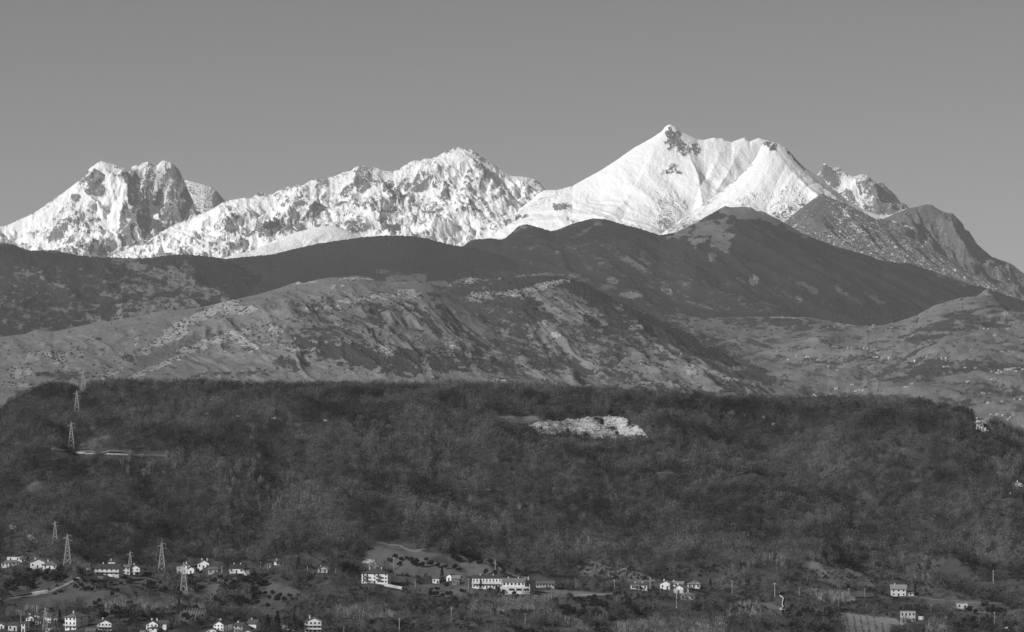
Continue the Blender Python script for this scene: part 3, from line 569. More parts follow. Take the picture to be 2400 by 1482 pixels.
def road_dist(u, v):
    d = np.full(u.shape, 1e9)
    for pl in ROADMASK:
        for (x1, y1), (x2, y2) in zip(pl[:-1], pl[1:]):
            L = (x2 - x1) ** 2 + ((y2 - y1)) ** 2
            q = np.clip(((u - x1) * (x2 - x1) + (v - y1) * (y2 - y1)) / L, 0, 1)
            d = np.minimum(d, np.hypot(u - x1 - q * (x2 - x1), (v - y1 - q * (y2 - y1)) * 1.6))
    return d
KEEP = []   # clear rectangles (u0, u1, v0, v1) filled by houses, poles ...

# ------------------------------------------------------------------ buildings
def quads(bm_v, bm_f, pts, f):
    n = len(bm_v); bm_v.extend(pts); bm_f.extend([tuple(i + n for i in q) for q in f])
def box_vf(x0, x1, y0, y1, z0, z1):
    return [(x0,y0,z0),(x1,y0,z0),(x1,y1,z0),(x0,y1,z0),(x0,y0,z1),(x1,y0,z1),(x1,y1,z1),(x0,y1,z1)], [(0,3,2,1),(4,5,6,7),(0,1,5,4),(1,2,6,5),(2,3,7,6),(3,0,4,7)]
class MB:
    def __init__(s): s.v = []; s.f = []
    def box(s, x0, x1, y0, y1, z0, z1):
        quads(s.v, s.f, *box_vf(x0, x1, y0, y1, z0, z1)); return s
    def add(s, v, f): quads(s.v, s.f, v, f); return s
    def bar(s, a, b, r):
        a = Vector(a); b = Vector(b); d = (b - a).normalized()
        up = Vector((0, 0, 1)) if abs(d.z) < .9 else Vector((1, 0, 0))
        e1 = d.cross(up).normalized() * r; e2 = d.cross(e1).normalized() * r
        pts = [tuple(q) for q in (a + e1 + e2, a - e1 + e2, a - e1 - e2, a + e1 - e2, b + e1 + e2, b - e1 + e2, b - e1 - e2, b + e1 - e2)]
        quads(s.v, s.f, pts, [(0,3,2,1),(4,5,6,7),(0,1,5,4),(1,2,6,5),(2,3,7,6),(3,0,4,7)]); return s
    def mesh(s, name, mat):
        me = bpy.data.meshes.new(name); me.from_pydata(s.v, [], s.f); me.update()
        for m in (mat if isinstance(mat, (list, tuple)) else [mat]): me.materials.append(m)
        return me
    def obj(s, name, mat, parent=None):
        return link(bpy.data.objects.new(name, s.mesh(name, mat)), parent)

WALLM = {}
def wallmat(v):
    k = round(v, 2)
    if k not in WALLM:
        t = NT('plaster_%d' % round(k * 100)); p = t.pos(1, 1, .5, obj=True); n = t.noise(p, .5, 6, .65); n2 = t.noise(t.pos(3, 3, .5, obj=True), .6, 5, .7)
        st = t.rng(n2, .5, .75, 1, .80)
        t.col(t.math('MULTIPLY', t.rng(n, .25, .75, k * .84, k * 1.04, False), st)); WALLM[k] = t.m
    return WALLM[k]
ROOFM = {}
def roofmat(v):
    k = round(v, 2)
    if k not in ROOFM:
        t = NT('roof_tiles_%d' % round(k * 100)); p = t.pos(obj=True); n = t.noise(p, 1.1, 6, .7)
        w = t.n.new('ShaderNodeTexWave'); w.inputs['Scale'].default_value = 2.6; w.inputs['Distortion'].default_value = 1.2; t.l(p, w.inputs[0])
        t.col(t.math('MULTIPLY', t.rng(n, .25, .75, k * .7, k * 1.25, False), t.rng(w.outputs['Fac'], 0, 1, .82, 1.08, False))); t.bump(w.outputs['Fac'], .08); ROOFM[k] = t.m
    return ROOFM[k]
M_glass = NT('window_glass'); M_glass.col(.025); M_glass.b.inputs['Roughness'].default_value = .25; M_glass.b.inputs['Specular IOR Level'].default_value = .4; M_glass = M_glass.m
M_frame = mat_var('window_frame', .45, .1)
M_shut = mat_var('dark_shutter', .07, .2)
M_stone = mat_var('old_stone', .40, .35, .6)
M_chim = mat_var('chimney_plaster', .55, .2, 1)
M_conc = mat_var('concrete', .5, .2, .6)
M_steel = mat_var('galvanised_steel', .45, .15, .6); 
M_wood = mat_var('grey_timber_pole', .42, .2, 1)

def roof_mesh(kind, x0, x1, y0, y1, z, rise, ov=.55, th=.28):
    """gx: ridge along x, gy: ridge along y (gable faces the viewer), hip, flat, mono"""
    m = MB(); X0, X1, Y0, Y1 = x0 - ov, x1 + ov, y0 - ov, y1 + ov; cx, cy = (x0 + x1) / 2, (y0 + y1) / 2
    if kind == 'flat':
        m.box(X0 + ov * .6, X1 - ov * .6, Y0 + ov * .6, Y1 - ov * .6, z, z + .35); return m
    if kind == 'mono':
        top = [(X0,Y0,z),(X1,Y0,z),(X1,Y1,z+rise),(X0,Y1,z+rise)]
        m.add([(a,b,c) for a,b,c in top] + [(a,b,c+th) for a,b,c in top], [(0,3,2,1),(4,5,6,7),(0,1,5,4),(1,2,6,5),(2,3,7,6),(3,0,4,7)]); return m
    dz = rise * ov / max((y1 - y0) / 2 if kind != 'gy' else (x1 - x0) / 2, .1)
    zl = z - dz * .8
    if kind == 'gx':
        lo = [(X0,Y0,zl),(X1,Y0,zl),(X1,Y1,zl),(X0,Y1,zl)]; rd = [(X0,cy,z+rise),(X1,cy,z+rise)]
        P = lo + rd; Q = [(a,b,c+th) for a,b,c in P]
        m.add(P + Q, [(0,4,5,1),(3,2,5,4),(6,7,11,10),(9,10,11,8),(0,1,7,6),(2,3,9,8),(0,6,10,4),(4,10,9,3),(1,5,11,7),(5,2,8,11)])
    elif kind == 'gy':
        lo = [(X0,Y0,zl),(X1,Y0,zl),(X1,Y1,zl),(X0,Y1,zl)]; rd = [(cx,Y0,z+rise),(cx,Y1,z+rise)]
        P = lo + rd; Q = [(a,b,c+th) for a,b,c in P]
        m.add(P + Q, [(0,3,5,4),(1,4,5,2),(6,10,11,9),(7,8,11,10),(0,4,10,6),(4,1,7,10),(3,9,11,5),(5,11,8,2),(0,6,9,3),(1,2,8,7)])
    else:
        w, d = X1 - X0, Y1 - Y0; k = min(w, d) / 2
        if w >= d: r0, r1 = (X0 + k, cy), (X1 - k, cy)
        else: r0, r1 = (cx, Y0 + k), (cx, Y1 - k)
        P = [(X0,Y0,zl),(X1,Y0,zl),(X1,Y1,zl),(X0,Y1,zl)]; Q = [(a,b,zl+th) for a,b,_ in P]
        R_ = [(r0[0], r0[1], z + rise), (r1[0] + 1e-3, r1[1] + 1e-3, z + rise)]
        if w >= d: fs = [(0,3,2,1),(0,1,5,4),(1,2,6,5),(2,3,7,6),(3,0,4,7),(4,5,9,8),(5,6,9),(6,7,8,9),(7,4,8)]
        else: fs = [(0,3,2,1),(0,1,5,4),(1,2,6,5),(2,3,7,6),(3,0,4,7),(4,5,8),(5,6,9,8),(6,7,9),(7,4,8,9)]
        m.add(P + Q + R_, fs)
    return m
def wall_block(m, kind, x0, x1, y0, y1, z0, z, rise):
    cx, cy = (x0 + x1) / 2, (y0 + y1) / 2
    if kind == 'gy':
        P = [(x0,y0,z0),(x1,y0,z0),(x1,y1,z0),(x0,y1,z0),(x0,y0,z),(x1,y0,z),(x1,y1,z),(x0,y1,z),(cx,y0,z+rise*.98),(cx,y1,z+rise*.98)]
        m.add(P, [(0,3,2,1),(0,1,5,8,4),(1,2,6,5),(2,3,7,9,6),(3,0,4,7),(4,8,9,7),(5,6,9,8)])
    elif kind == 'gx':
        P = [(x0,y0,z0),(x1,y0,z0),(x1,y1,z0),(x0,y1,z0),(x0,y0,z),(x1,y0,z),(x1,y1,z),(x0,y1,z),(x0,cy,z+rise*.98),(x1,cy,z+rise*.98)]
        m.add(P, [(0,3,2,1),(0,1,5,4),(1,2,6,9,5),(2,3,7,6),(3,0,4,8,7),(4,5,9,8),(6,7,8,9)])
    elif kind == 'mono':
        P = [(x0,y0,z0),(x1,y0,z0),(x1,y1,z0),(x0,y1,z0),(x0,y0,z),(x1,y0,z),(x1,y1,z+rise*.9),(x0,y1,z+rise*.9)]
        m.add(P, [(0,3,2,1),(4,5,6,7),(0,1,5,4),(1,2,6,5),(2,3,7,6),(3,0,4,7)])
    else: m.box(x0, x1, y0, y1, z0, z)

def house(label, u0, u1, vb, hw, roof='gx', rise=6, depth=9, yaw=14, wall=.72, rv=.17, win=(3, 2), chim=1, balcony=0, door=True, ext=(), group=None, arch=False,
          cat='house', name='house', porch=False, terrace=None, sidewin=1, vis=None, gap=None, clear=10, kv=0, winw=1.0):
    """u0..u1 photo columns of the facade, vb its foot row, hw wall height and rise roof height in photo pixels"""
    c = ground((u0 + u1) / 2, vb); s = c.y / F
    W = (u1 - u0) * s; Hh = hw * s; R_ = rise * s; D = depth
    cy_ = math.cos(math.radians(yaw))
    W = max(2.0, (W - abs(math.sin(math.radians(yaw))) * D * .35)) if yaw > 0 and D > 3 else W
    e = empty(name, (c.x, c.y, c.z), -math.radians(yaw))
    tag(e, label, cat, group)
    blocks = [(0, 0, W, D, Hh, roof, R_, 0)] + [(a * s, b, w * s, d, h * s, k, r * s, z * s) for (a, b, w, d, h, k, r, z) in ext]
    wm = MB()
    for (ox, oy, w, d, h, k, r, z) in blocks:
        wall_block(wm, k, ox - w / 2, ox + w / 2, oy, oy + d, -3.5 if z == 0 else z, h, r)
    wo = wm.obj('wall', wallmat(wall), e)
    for bi, (ox, oy, w, d, h, k, r, z) in enumerate(blocks):
        ro = roof_mesh(k, ox - w / 2, ox + w / 2, oy, oy + d, h + .02, r, ov=.35 if k == 'flat' else .6).obj('roof', roofmat(rv), e)
        if bi == 0:
            for ci in range(chim):
                x = ox + w * (-.25 + .45 * ci); zt = h + r * (.75 if k != 'flat' else .3)
                MB().box(x - .4, x + .4, oy + d * .5 - .4, oy + d * .5 + .4, zt - r * .2, zt + r * .3 + 1.0).box(x - .5, x + .5, oy + d * .5 - .5, oy + d * .5 + .5, zt + r * .3 + 1.0, zt + r * .3 + 1.15).obj('chimney', M_chim, ro)
        nx, ny = (win if bi == 0 else (max(1, int(w / 4)), max(1, int(round(h / 3)))))
        if nx * ny == 0: continue
        fh = h / ny
        for j in range(ny):
            for i in range(nx):
                if gap and bi == 0 and (i, j) in gap: continue
                x = ox - w / 2 + w * (i + .5) / nx; zb = j * fh + fh * .36; hh = min(1.5, fh * .46); ww = min(winw, w / nx * .5)
                isdoor = door and bi == 0 and j == 0 and i == nx // 2
                if isdoor: zb, hh = 0.05, min(2.2, fh * .75)
                wmb = MB().box(x - ww / 2 - .1, x + ww / 2 + .1, oy - .05, oy + .02, zb - .1, zb + hh + .1)
                wn = wmb.obj('door' if isdoor else 'window', M_shut if isdoor else M_frame, e)
                if isdoor: MB().box(x + ww * .3, x + ww * .3 + .08, oy - .12, oy - .06, zb + 1.0, zb + 1.15).obj('handle', M_steel, wn)
                else:
                    MB().box(x - ww / 2, x + ww / 2, oy - .09, oy - .055, zb, zb + hh).obj('pane', M_glass, wn)
        if sidewin and d > 4 and bi == 0:
            for j in range(ny):
                for sx in (-1, 1):
                    x = ox + sx * w / 2; zb = j * fh + fh * .36
                    wn = MB().box(min(x, x + sx * .05), max(x, x + sx * .05), oy + d * .4, oy + d * .4 + 1.2, zb - .1, zb + 1.4).obj('window', M_frame, e)
                    MB().box(min(x + sx * .055, x + sx * .09), max(x + sx * .055, x + sx * .09), oy + d * .4 + .1, oy + d * .4 + 1.1, zb, zb + 1.3).obj('pane', M_glass, wn)
    if name == 'apartment_block':
        for j in (1, 2):
            for x in (-W * .33, W * .16):
                z = j * Hh / 3; b = MB().box(x - 2.0, x + 2.0, -1.4, -.06, z - .15, z).obj('balcony', M_conc, e)
                MB().box(x - 2.0, x + 2.0, -1.4, -1.33, z, z + .95).obj('railing', M_shut, b)
    if balcony:
        for j in range(1, balcony + 1):
            z = j * Hh / max(win[1], 1)
            b = MB().box(-W * .5 - .3, W * .5 + .3, -1.5, -.1, z - .2, z).obj('balcony', M_conc, e)
            r = MB(); r.box(-W * .5 - .3, W * .5 + .3, -1.5, -1.42, z + .45, z + 1.05)
            n = int(W / 1.2)
            for i in range(n + 1): r.box(-W * .5 - .3 + (W + .5) * i / n, -W * .5 - .2 + (W + .5) * i / n, -1.49, -1.43, z, z + .46)
            r.obj('railing', M_conc, b)
    if porch:
        pm = MB()
        for i in range(4): x = -W / 2 + W * .5 * i / 3; pm.box(x - .12, x + .12, -2.6, -2.36, -1, Hh * .9)
        pm.box(-W / 2 - .3, .3, -2.8, -.02, Hh * .9, Hh * .9 + .22)
        pm.obj('porch', M_conc, e)
    if terrace:
        a, w, h, d = terrace; a *= s; w *= s; h *= s
        tm = MB().box(a - w / 2, a + w / 2, -d, -.06, -3.5, h)
        n = 4
        for i in range(n + 1):
            x = a - w / 2 + (w - .4) * i / n; tm.box(x, x + .4, -d, -d + .4, h, h + 2.6)
        tm.box(a - w / 2, a + w / 2, -d, -d + .2, h, h + .9)
        to = tm.obj('terrace', wallmat(.72), e)
        for i in range(n): 
            x0_ = a - w / 2 + w * (i + .12) / n; x1_ = a - w / 2 + w * (i + .88) / n
            if i: MB().box(x0_, x1_, -d - .05, -d - .01, h * .4, h * .86).obj('opening_shade_panel', M_glass, to)  # dark panel on the solid base, painted shade of an opening
    KEEP.append((u0 - 7, u1 + 7, vb - 22, vb + clear))
    return e
def garden_wall(label, u0, u1, v0, v1, h, mat, name='stone_wall', cat='wall', thick=.5):
    a = ground(u0, v0); b = ground(u1, v1); n = 8; m = MB()
    e = empty(name, tuple(a)); tag(e, label, cat)
    n = max(8, int(abs(u1 - u0) / 6)); pts = [ground(u0 + (u1 - u0) * i / n, v0 + (v1 - v0) * i / n) for i in range(n + 1)]
    V_ = []
    for q in pts:
        for (dy, dz) in ((0, -2.5), (0, h), (thick, h), (thick, -2.5)): V_.append((q.x - a.x, q.y + dy - a.y, q.z + dz - a.z))
    fs = []
    for i in range(n):
        k = i * 4
        fs += [(k, k + 4, k + 5, k + 1), (k + 1, k + 5, k + 6, k + 2), (k + 2, k + 6, k + 7, k + 3)]
    fs += [(0, 1, 2, 3), (n * 4 + 3, n * 4 + 2, n * 4 + 1, n * 4)]
    m.add(V_, fs).obj('masonry', mat, e)
    cp = MB(); 
    for q, r in zip(pts[:-1], pts[1:]): cp.bar((q.x - a.x, q.y - a.y + thick / 2, q.z - a.z + h + .1), (r.x - a.x, r.y - a.y + thick / 2, r.z - a.z + h + .1), .16)
    cp.obj('coping', M_conc, e)
    KEEP.append((min(u0, u1) - 3, max(u0, u1) + 3, min(v0, v1) - h * F / a.y * .8, max(v0, v1) + 20))
    return e

# upper row on the left
house('white house with upper flat storey and low hip roof at the far left edge', 2, 46, 1328, 9, 'hip', 6, 8, 8, .76, .22, (5, 1), 0, ext=((2, 8, 34, 6, 21, 'flat', 0, 0), (27, 3, 12, 8, 17, 'gx', 5, 0)))
house('open gabled white house with wide pale roof overhang beside a hip-roofed one', 70, 106, 1332, 14, 'gy', 7, 9, 6, .74, .30, (3, 1), 1, balcony=0)
house('small white house with grey hip roof beside the open gabled house', 99, 134, 1335, 11, 'hip', 8, 9, 10, .78, .20, (3, 1), 1)
house('overgrown white cottage half hidden by bare trees', 170, 210, 1336, 8, 'gx', 6, 8, 6, .62, .12, (6, 1), 1, clear=0)
house('long two-storey white house with dark roof above the stone terrace wall', 220, 281, 1349, 16, 'gx', 10, 11, 12, .74, .09, (5, 2), 1, balcony=1)
house('small white upper house peeping over the long dark roof', 253, 270, 1328, 11, 'mono', 3, 6, 10, .76, .12, (1, 1), 1, clear=0)
house('low pale annex with a flat tile roof just left of the arched-window chapel-like house', 286, 305, 1346, 16, 'gx', 5, 6, 10, .62, .22, (2, 2), 0)
house('neat gabled white house with two tall arched windows', 303, 329, 1348, 16, 'gy', 7, 9, 12, .74, .24, (2, 2), 1)
garden_wall('pale stone retaining wall below the long dark-roofed house', 197, 268, 1360, 1361, 2.6, M_stone)
house('rough grey stone block at the left end of the second group', 413, 428, 1345, 16, 'flat', 0, 7, 12, .42, .3, (1, 2), 0)
house('tall narrow white house behind the lattice tower', 426, 446, 1345, 20, 'mono', 4, 9, 16, .78, .10, (2, 2), 1)
house('small white gabled annex right of the tall narrow house', 438, 456, 1345, 12, 'gy', 4, 7, 16, .76, .14, (1, 1), 0)
house('white gabled house with dark overhanging roof in the second group', 462, 491, 1333, 12, 'gy', 8, 10, 8, .80, .13, (3, 1), 2, balcony=0)
house('low grey stone barn with slab roof right of the gabled house', 487, 511, 1345, 10, 'mono', 4, 8, 5, .36, .24, (2, 1), 0)
house('white bungalow with long very dark roof and terrace wall', 536, 572, 1344, 12, 'gx', 8, 10, 8, .78, .07, (3, 1), 2, ext=((22, 0, 18, 6, 8, 'mono', 3, 0),))
house('tiny white chimney-like shed among trees', 625, 634, 1332, 9, 'mono', 2, 4, 10, .8, .2, (1, 1), 0)
house('small white gabled cottage high on the wood edge', 647, 663, 1325, 8, 'gy', 4, 6, -18, .78, .15, (2, 1), 1)
house('lone white cottage with pale eaves on the wooded slope', 744, 768, 1342, 9, 'gy', 5, 8, 6, .80, .38, (2, 1), 1, clear=4)
# apartment block
house('white three-storey apartment block with dark hip roof', 846, 910, 1368, 24, 'hip', 10, 13, 8, .84, .11, (7, 3), 2, cat='apartment block', name='apartment_block', balcony=0, winw=.9, gap=[(2, 0), (2, 1), (2, 2), (4, 1), (5, 2)], clear=6)
garden_wall('white garden wall running right from the apartment block', 900, 942, 1374, 1382, 1.8, wallmat(.55), 'garden_wall')
# middle
house('small white farm shed left of the dark conifer', 1013, 1030, 1368, 12, 'mono', 2, 5, 10, .78, .2, (2, 1), 0)
house('white gable end peeping out behind the dark conifer', 1044, 1060, 1362, 12, 'gy', 4, 7, 26, .78, .2, (1, 1), 0)
house('farm shed with pale sheet roof, its shaded inside painted as dark walls', 1059, 1078, 1372, 16, 'gx', 6, 7, 10, .20, .32, (2, 1), 0)  # solid walls coloured dark to stand for the shaded inside
house('long two-storey white building with a full-length balcony', 1106, 1176, 1381, 26, 'gx', 5, 11, 5, .88, .10, (9, 2), 2, balcony=1, winw=.8, clear=8)
house('white building with pale sloping roof and pillared terrace in front', 1177, 1230, 1388, 24, 'gx', 7, 10, 4, .82, .26, (6, 2), 3, terrace=(6, 68, 11, 7), clear=6, winw=1.4)
house('low overgrown stone farmhouse among bushes', 1256, 1300, 1377, 9, 'gx', 5, 8, 5, .44, .18, (6, 1), 0, clear=2)
house('low white bungalow with a dark open porch', 1478, 1517, 1383, 12, 'gx', 3, 8, 4, .78, .14, (4, 1), 2, porch=True)
# hamlet
house('leftmost white gabled house of the hamlet', 1545, 1572, 1382, 14, 'gy', 6, 8, 20, .72, .30, (2, 1), 1, clear=2)
house('rear white house of the hamlet with pale tiled roof', 1568, 1602, 1376, 7, 'gx', 5, 8, 12, .70, .34, (3, 1), 1, clear=0)
house('central white gabled house of the hamlet with one wide window', 1576, 1604, 1391, 12, 'gy', 7, 9, 22, .72, .32, (1, 1), 1, clear=0)
house('low flat-fronted white house right of the hamlet centre', 1595, 1615, 1391, 10, 'mono', 3, 8, 16, .66, .22, (2, 1), 0, clear=0)
house('white house with pale low roof at the front of the hamlet', 1594, 1629, 1407, 12, 'hip', 7, 10, 8, .70, .36, (3, 1), 0, clear=2)
house('white house under a pale pyramid roof at the right of the hamlet', 1610, 1642, 1379, 10, 'hip', 9, 10, 10, .70, .36, (3, 1), 0, clear=0)
# right
house('two-storey white farmhouse with steep pale roof standing alone', 2088, 2124, 1398, 17, 'gx', 9, 9, 5, .74, .36, (3, 2), 1, ext=((28, 1, 16, 6, 8, 'mono', 3, 0),), porch=False)
house('square grey-white stone house with flat parapet', 2110, 2146, 1459, 24, 'flat', 0, 9, 6, .56, .45, (4, 2), 0, ext=((-10, -3, 12, 3, 8, 'flat', 0, 0),))
garden_wall('short pale rough wall right of the square stone house', 2152, 2174, 1453, 1453, 2.0, M_stone)
house('small pale flat-roofed hut in the field', 2242, 2268, 1427, 12, 'flat', 0, 5, 6, .62, .42, (2, 1), 0, cat='hut', name='hut')
# bottom edge
house('small white annex half hidden right of the big villa', 186, 198, 1466, 8, 'gx', 4, 6, 10, .7, .14, (1, 1), 0, clear=0)
house('small pale house between the white gabled house and the boxy one', 82, 97, 1464, 10, 'gx', 5, 7, 14, .5, .13, (2, 1), 1, clear=0)
house('low grey-roofed house at the bottom edge between villa and chalet', 200, 222, 1492, 12, 'gx', 6, 8, 6, .7, .2, (2, 1), 0, clear=0)
house('small low outbuilding in front of the stacked-balcony chalet', 238, 254, 1486, 6, 'mono', 3, 5, 8, .78, .18, (1, 1), 0, clear=0)
house('low white outbuilding left of the dark-roofed white chalet', 328, 342, 1486, 7, 'flat', 0, 5, 6, .8, .3, (2, 1), 0, clear=0)
house('long low shed with pale roof right of the big bottom fir', 662, 690, 1477, 5, 'gx', 4, 6, 4, .6, .3, (2, 1), 0, clear=0)
house('white low annex with arch in front of the bright ridge house', 566, 590, 1490, 9, 'gy', 4, 6, 10, .78, .2, (1, 1), 0, clear=0)
house('partly cut-off white house at the bottom left corner', -14, 10, 1476, 10, 'gy', 5, 8, 8, .78, .25, (2, 1), 0)
house('low white cottage with rough dark roof at lower left', 18, 40, 1479, 14, 'gx', 4, 8, 8, .68, .13, (2, 1), 0)
house('slim white two-window tower house at lower left', 48, 60, 1481, 19, 'mono', 4, 8, 14, .76, .16, (1, 2), 0)
house('white gabled house on the hamlet top at lower left', 59, 80, 1456, 8, 'gy', 5, 8, 12, .8, .18, (2, 1), 1, ext=((12, 3, 8, 5, 14, 'mono', 2, 0),), clear=0)
house('boxy white house behind the small lattice mast', 99, 120, 1461, 16, 'gx', 4, 8, 8, .80, .16, (3, 2), 1, clear=0)
house('narrow pale house beside the boxy white one', 125, 136, 1461, 14, 'mono', 3, 7, 10, .55, .15, (1, 1), 0, clear=0)
house('big villa with wide grey hip roof, one side in shade', 146, 184, 1477, 30, 'hip', 9, 15, 24, .76, .22, (3, 3), 1, balcony=1)
house('low gabled white house at the bottom in front of the mast', 106, 124, 1484, 14, 'gx', 5, 8, 6, .72, .12, (2, 1), 0, clear=0)
house('white chalet-like house with stacked balconies at lower left', 228, 262, 1478, 17, 'gy', 8, 9, 8, .82, .14, (4, 2), 1, balcony=1)
house('dark-roofed white chalet with chimney and side annex', 340, 372, 1479, 16, 'gy', 8, 11, 14, .78, .13, (3, 2), 2, ext=((22, 2, 22, 8, 17, 'gx', 6, 0), (8, -4, 18, 4, 8, 'hip', 3, 0)))
house('three-level white gabled house with a dark shaded side', 496, 528, 1485, 21, 'gy', 8, 13, 22, .80, .13, (3, 3), 1)
house('white house with arched window beside the three-level gabled house', 546, 570, 1484, 17, 'gx', 6, 9, 14, .78, .13, (2, 2), 1)
house('white house with bright ridge beam at the right of the lower pair', 578, 602, 1481, 19, 'gx', 8, 10, 12, .82, .16, (1, 1), 1)
house('low roofed lodge in front of the three-level house', 482, 508, 1488, 10, 'gy', 4, 6, 14, .76, .22, (2, 1), 0, clear=0)
house('white three-level chalet with balconies at the bottom centre left', 714, 753, 1484, 27, 'gy', 9, 10, 3, .80, .30, (4, 3), 1, balcony=2, winw=1.5)
# ------------------------------------------------------------------ lattice towers and poles
def pylon_meshes(h):
    b = MB(); wb, wt = h * .115, h * .018
    def half(z): return (wb + (wt - wb) * min(z / (h * .93), 1)) 
    lv = [0]; z = 0
    while z < h * .93:
        z += max(half(z) * 1.7, h * .04); lv.append(min(z, h * .93))
    for sx, sy in ((1, 1), (1, -1), (-1, 1), (-1, -1)):
        for a, c in zip(lv[:-1], lv[1:]):
            b.bar((sx * half(a), sy * half(a), a), (sx * half(c), sy * half(c), c), .12)
        b.bar((sx * half(lv[-1]), sy * half(lv[-1]), lv[-1]), (0, 0, h), .12)
        b.bar((sx * half(0), sy * half(0), -3), (sx * half(0), sy * half(0), 0), .3)
    for i, (a, c) in enumerate(zip(lv[:-1], lv[1:])):
        A, C = half(a), half(c)
        for s in (1, -1):
            k = 1 if i % 2 else -1
            b.bar((-A * k, s * A, a), (C * k, s * C, c), .06); b.bar((s * A, -A * k, a), (s * C, C * k, c), .06)
            b.bar((A * k, s * A, a), (-C * k, s * C, c), .07)
    arms = []
    for side, zz, L in ((1, .93, .13), (-1, .855, .14), (1, .775, .16)):
        a = MB(); z = h * zz; w = half(z)
        a.bar((side * w, -w, z), (side * h * L, 0, z), .10).bar((side * w, w, z), (side * h * L, 0, z), .10).bar((side * w, 0, z + h * .035), (side * h * L, 0, z), .08)
        arms.append(a.mesh('cross_arm', M_steel))
    return b.mesh('lattice', M_steel), arms
M_cable = mat_var('aluminium_cable', .22, .1)
P0 = pylon_meshes(24.0)
INSM = mat_var('glass_insulator', .3, .1)
insu = MB(); 
for i in range(4): insu.box(-.12, .12, -.12, .12, -.3 - i * .35, -.12 - i * .35)
insu.box(-.04, .04, -.04, .04, -1.6, 0); INS = insu.mesh('insulator', INSM)
def pylon(u, vb, vt, label, hscale=None):
    c = ground(u, vb); h = (vb - vt) * c.y / F; k = h / 24.0
    e = empty('lattice_tower', tuple(c)); tag(e, label, 'pylon', 'lattice power towers')
    e.scale = (k, k, k)
    link(bpy.data.objects.new('lattice', P0[0]), e)
    for a, (side, zz, L) in zip(P0[1], ((1, .93, .13), (-1, .855, .14), (1, .775, .16))):
        ao = link(bpy.data.objects.new('cross_arm', a), e)
        io = link(bpy.data.objects.new('insulator', INS), ao); io.location = (side * 24 * L, 0, 24 * zz)
    KEEP.append((u - 8, u + 8, vb - 8, vb + 16))
    return e, c, k
PY = [pylon(195, 922, 866, 'pylon topmost on the ridge, standing against the pale hill'),
      pylon(180, 970, 915, 'pylon just below the ridge crest at the left'),
      pylon(167, 1051, 989, 'pylon beside the hillside road on the left slope'),
      pylon(129, 1272, 1221, 'smaller pylon with foot hidden in the woods above the left houses'),
      pylon(158, 1322, 1251, 'pylon directly above the houses at the left edge'),
      pylon(305, 1345, 1292, 'short-looking pylon rising behind the gabled white house'),
      pylon(379, 1341, 1270, 'tall pylon standing clear between the two upper house groups'),
      pylon(431, 1396, 1318, 'pylon in front of the tall narrow white house'),
      pylon(106, 1484, 1424, 'pylon head rising behind the lower left hamlet')]
def wire(a, b, sag, name, label, group, r=.05):
    m = MB(); n = 14; prev = None
    for i in range(n + 1):
        q = i / n; p = Vector(a).lerp(Vector(b), q); p.z -= sag * 4 * q * (1 - q)
        if prev is not None: m.bar(prev, p, r)
        prev = p
    o = m.obj(name, M_cable); return tag(o, label, 'power line', group)
for (i, j) in ((0, 1), (1, 2), (2, 3), (4, 6), (6, 7)):
    (e1, c1, k1), (e2, c2, k2) = PY[i], PY[j]
    for side, zz, L in ((1, .93, .13), (-1, .855, .14), (1, .775, .16)):
        wire((c1.x + side * 24 * L * k1, c1.y, c1.z + (24 * zz - 1.6) * k1), (c2.x + side * 24 * L * k2, c2.y, c2.z + (24 * zz - 1.6) * k2), 3.5, 'power_line', 'thin high wire slung between the lattice pylons', 'wires between the lattice pylons', .016)

def pole_mesh():
    m = MB(); n = 8; R0, R1, H = .26, .17, 9.
    v = [(R0 * math.cos(2 * math.pi * i / n), R0 * math.sin(2 * math.pi * i / n), -2) for i in range(n)] + [(R1 * math.cos(2 * math.pi * i / n), R1 * math.sin(2 * math.pi * i / n), H) for i in range(n)]
    m.add(v, [(i, (i + 1) % n, n + (i + 1) % n, n + i) for i in range(n)] + [tuple(range(n, 2 * n))])
    c = MB().box(-.9, .9, -.08, .08, H - .9, H - .75)
    for x in (-.8, -.3, .3, .8): c.box(x - .06, x + .06, -.06, .06, H - .75, H - .5)
    return m.mesh('post', M_wood), c.mesh('crossbar', M_wood)
PM = pole_mesh()
POLES = [(1816,1400,1366,'by the winding concrete channel'),(1716,1392,1360,'right of the hamlet'),(1586,1426,1384,'in front of the hamlet'),(1524,1381,1353,'right of the low bungalow'),(1440,1380,1358,'left of the low bungalow'),(1350,1378,1356,'in the rough pasture in the middle'),
         (1058,1454,1423,'in the bottom centre thicket'),(1098,1378,1356,'at the left corner of the long white building'),(973,1378,1356,'in the meadow right of the apartment block'),(1161,1343,1313,'on the olive meadow above the long white building'),(1231,1462,1438,'below the pillared terrace'),
         (1873,1398,1378,'right of the concrete channel'),(1913,1396,1379,'between the channel and the lone farmhouse'),(1990,1399,1379,'at the thin tree before the lone farmhouse'),(2027,1400,1379,'just left of the lone farmhouse'),(1965,1420,1399,'in the dry grass at the right'),
         (2182,1440,1416,'between the stone house and the small hut'),(2331,1466,1434,'in the field at the far right'),(2328,1372,1336,'against the dark wood at the far right'),(936,1482,1448,'at the bottom, right of the chalet'),(806,1486,1468,'at the bottom edge near the chalet'),(923,1336,1306,'above the apartment block meadow'),
         (520,1346,1326,'right of the grey stone barn'),(611,1332,1318,'left of the tiny white shed'),(721,1338,1327,'left of the lone cottage'),(787,1345,1333,'right of the lone cottage'),(49,1462,1440,'in the lower left hamlet'),(1155,1345,1318,None)]
PP = {}
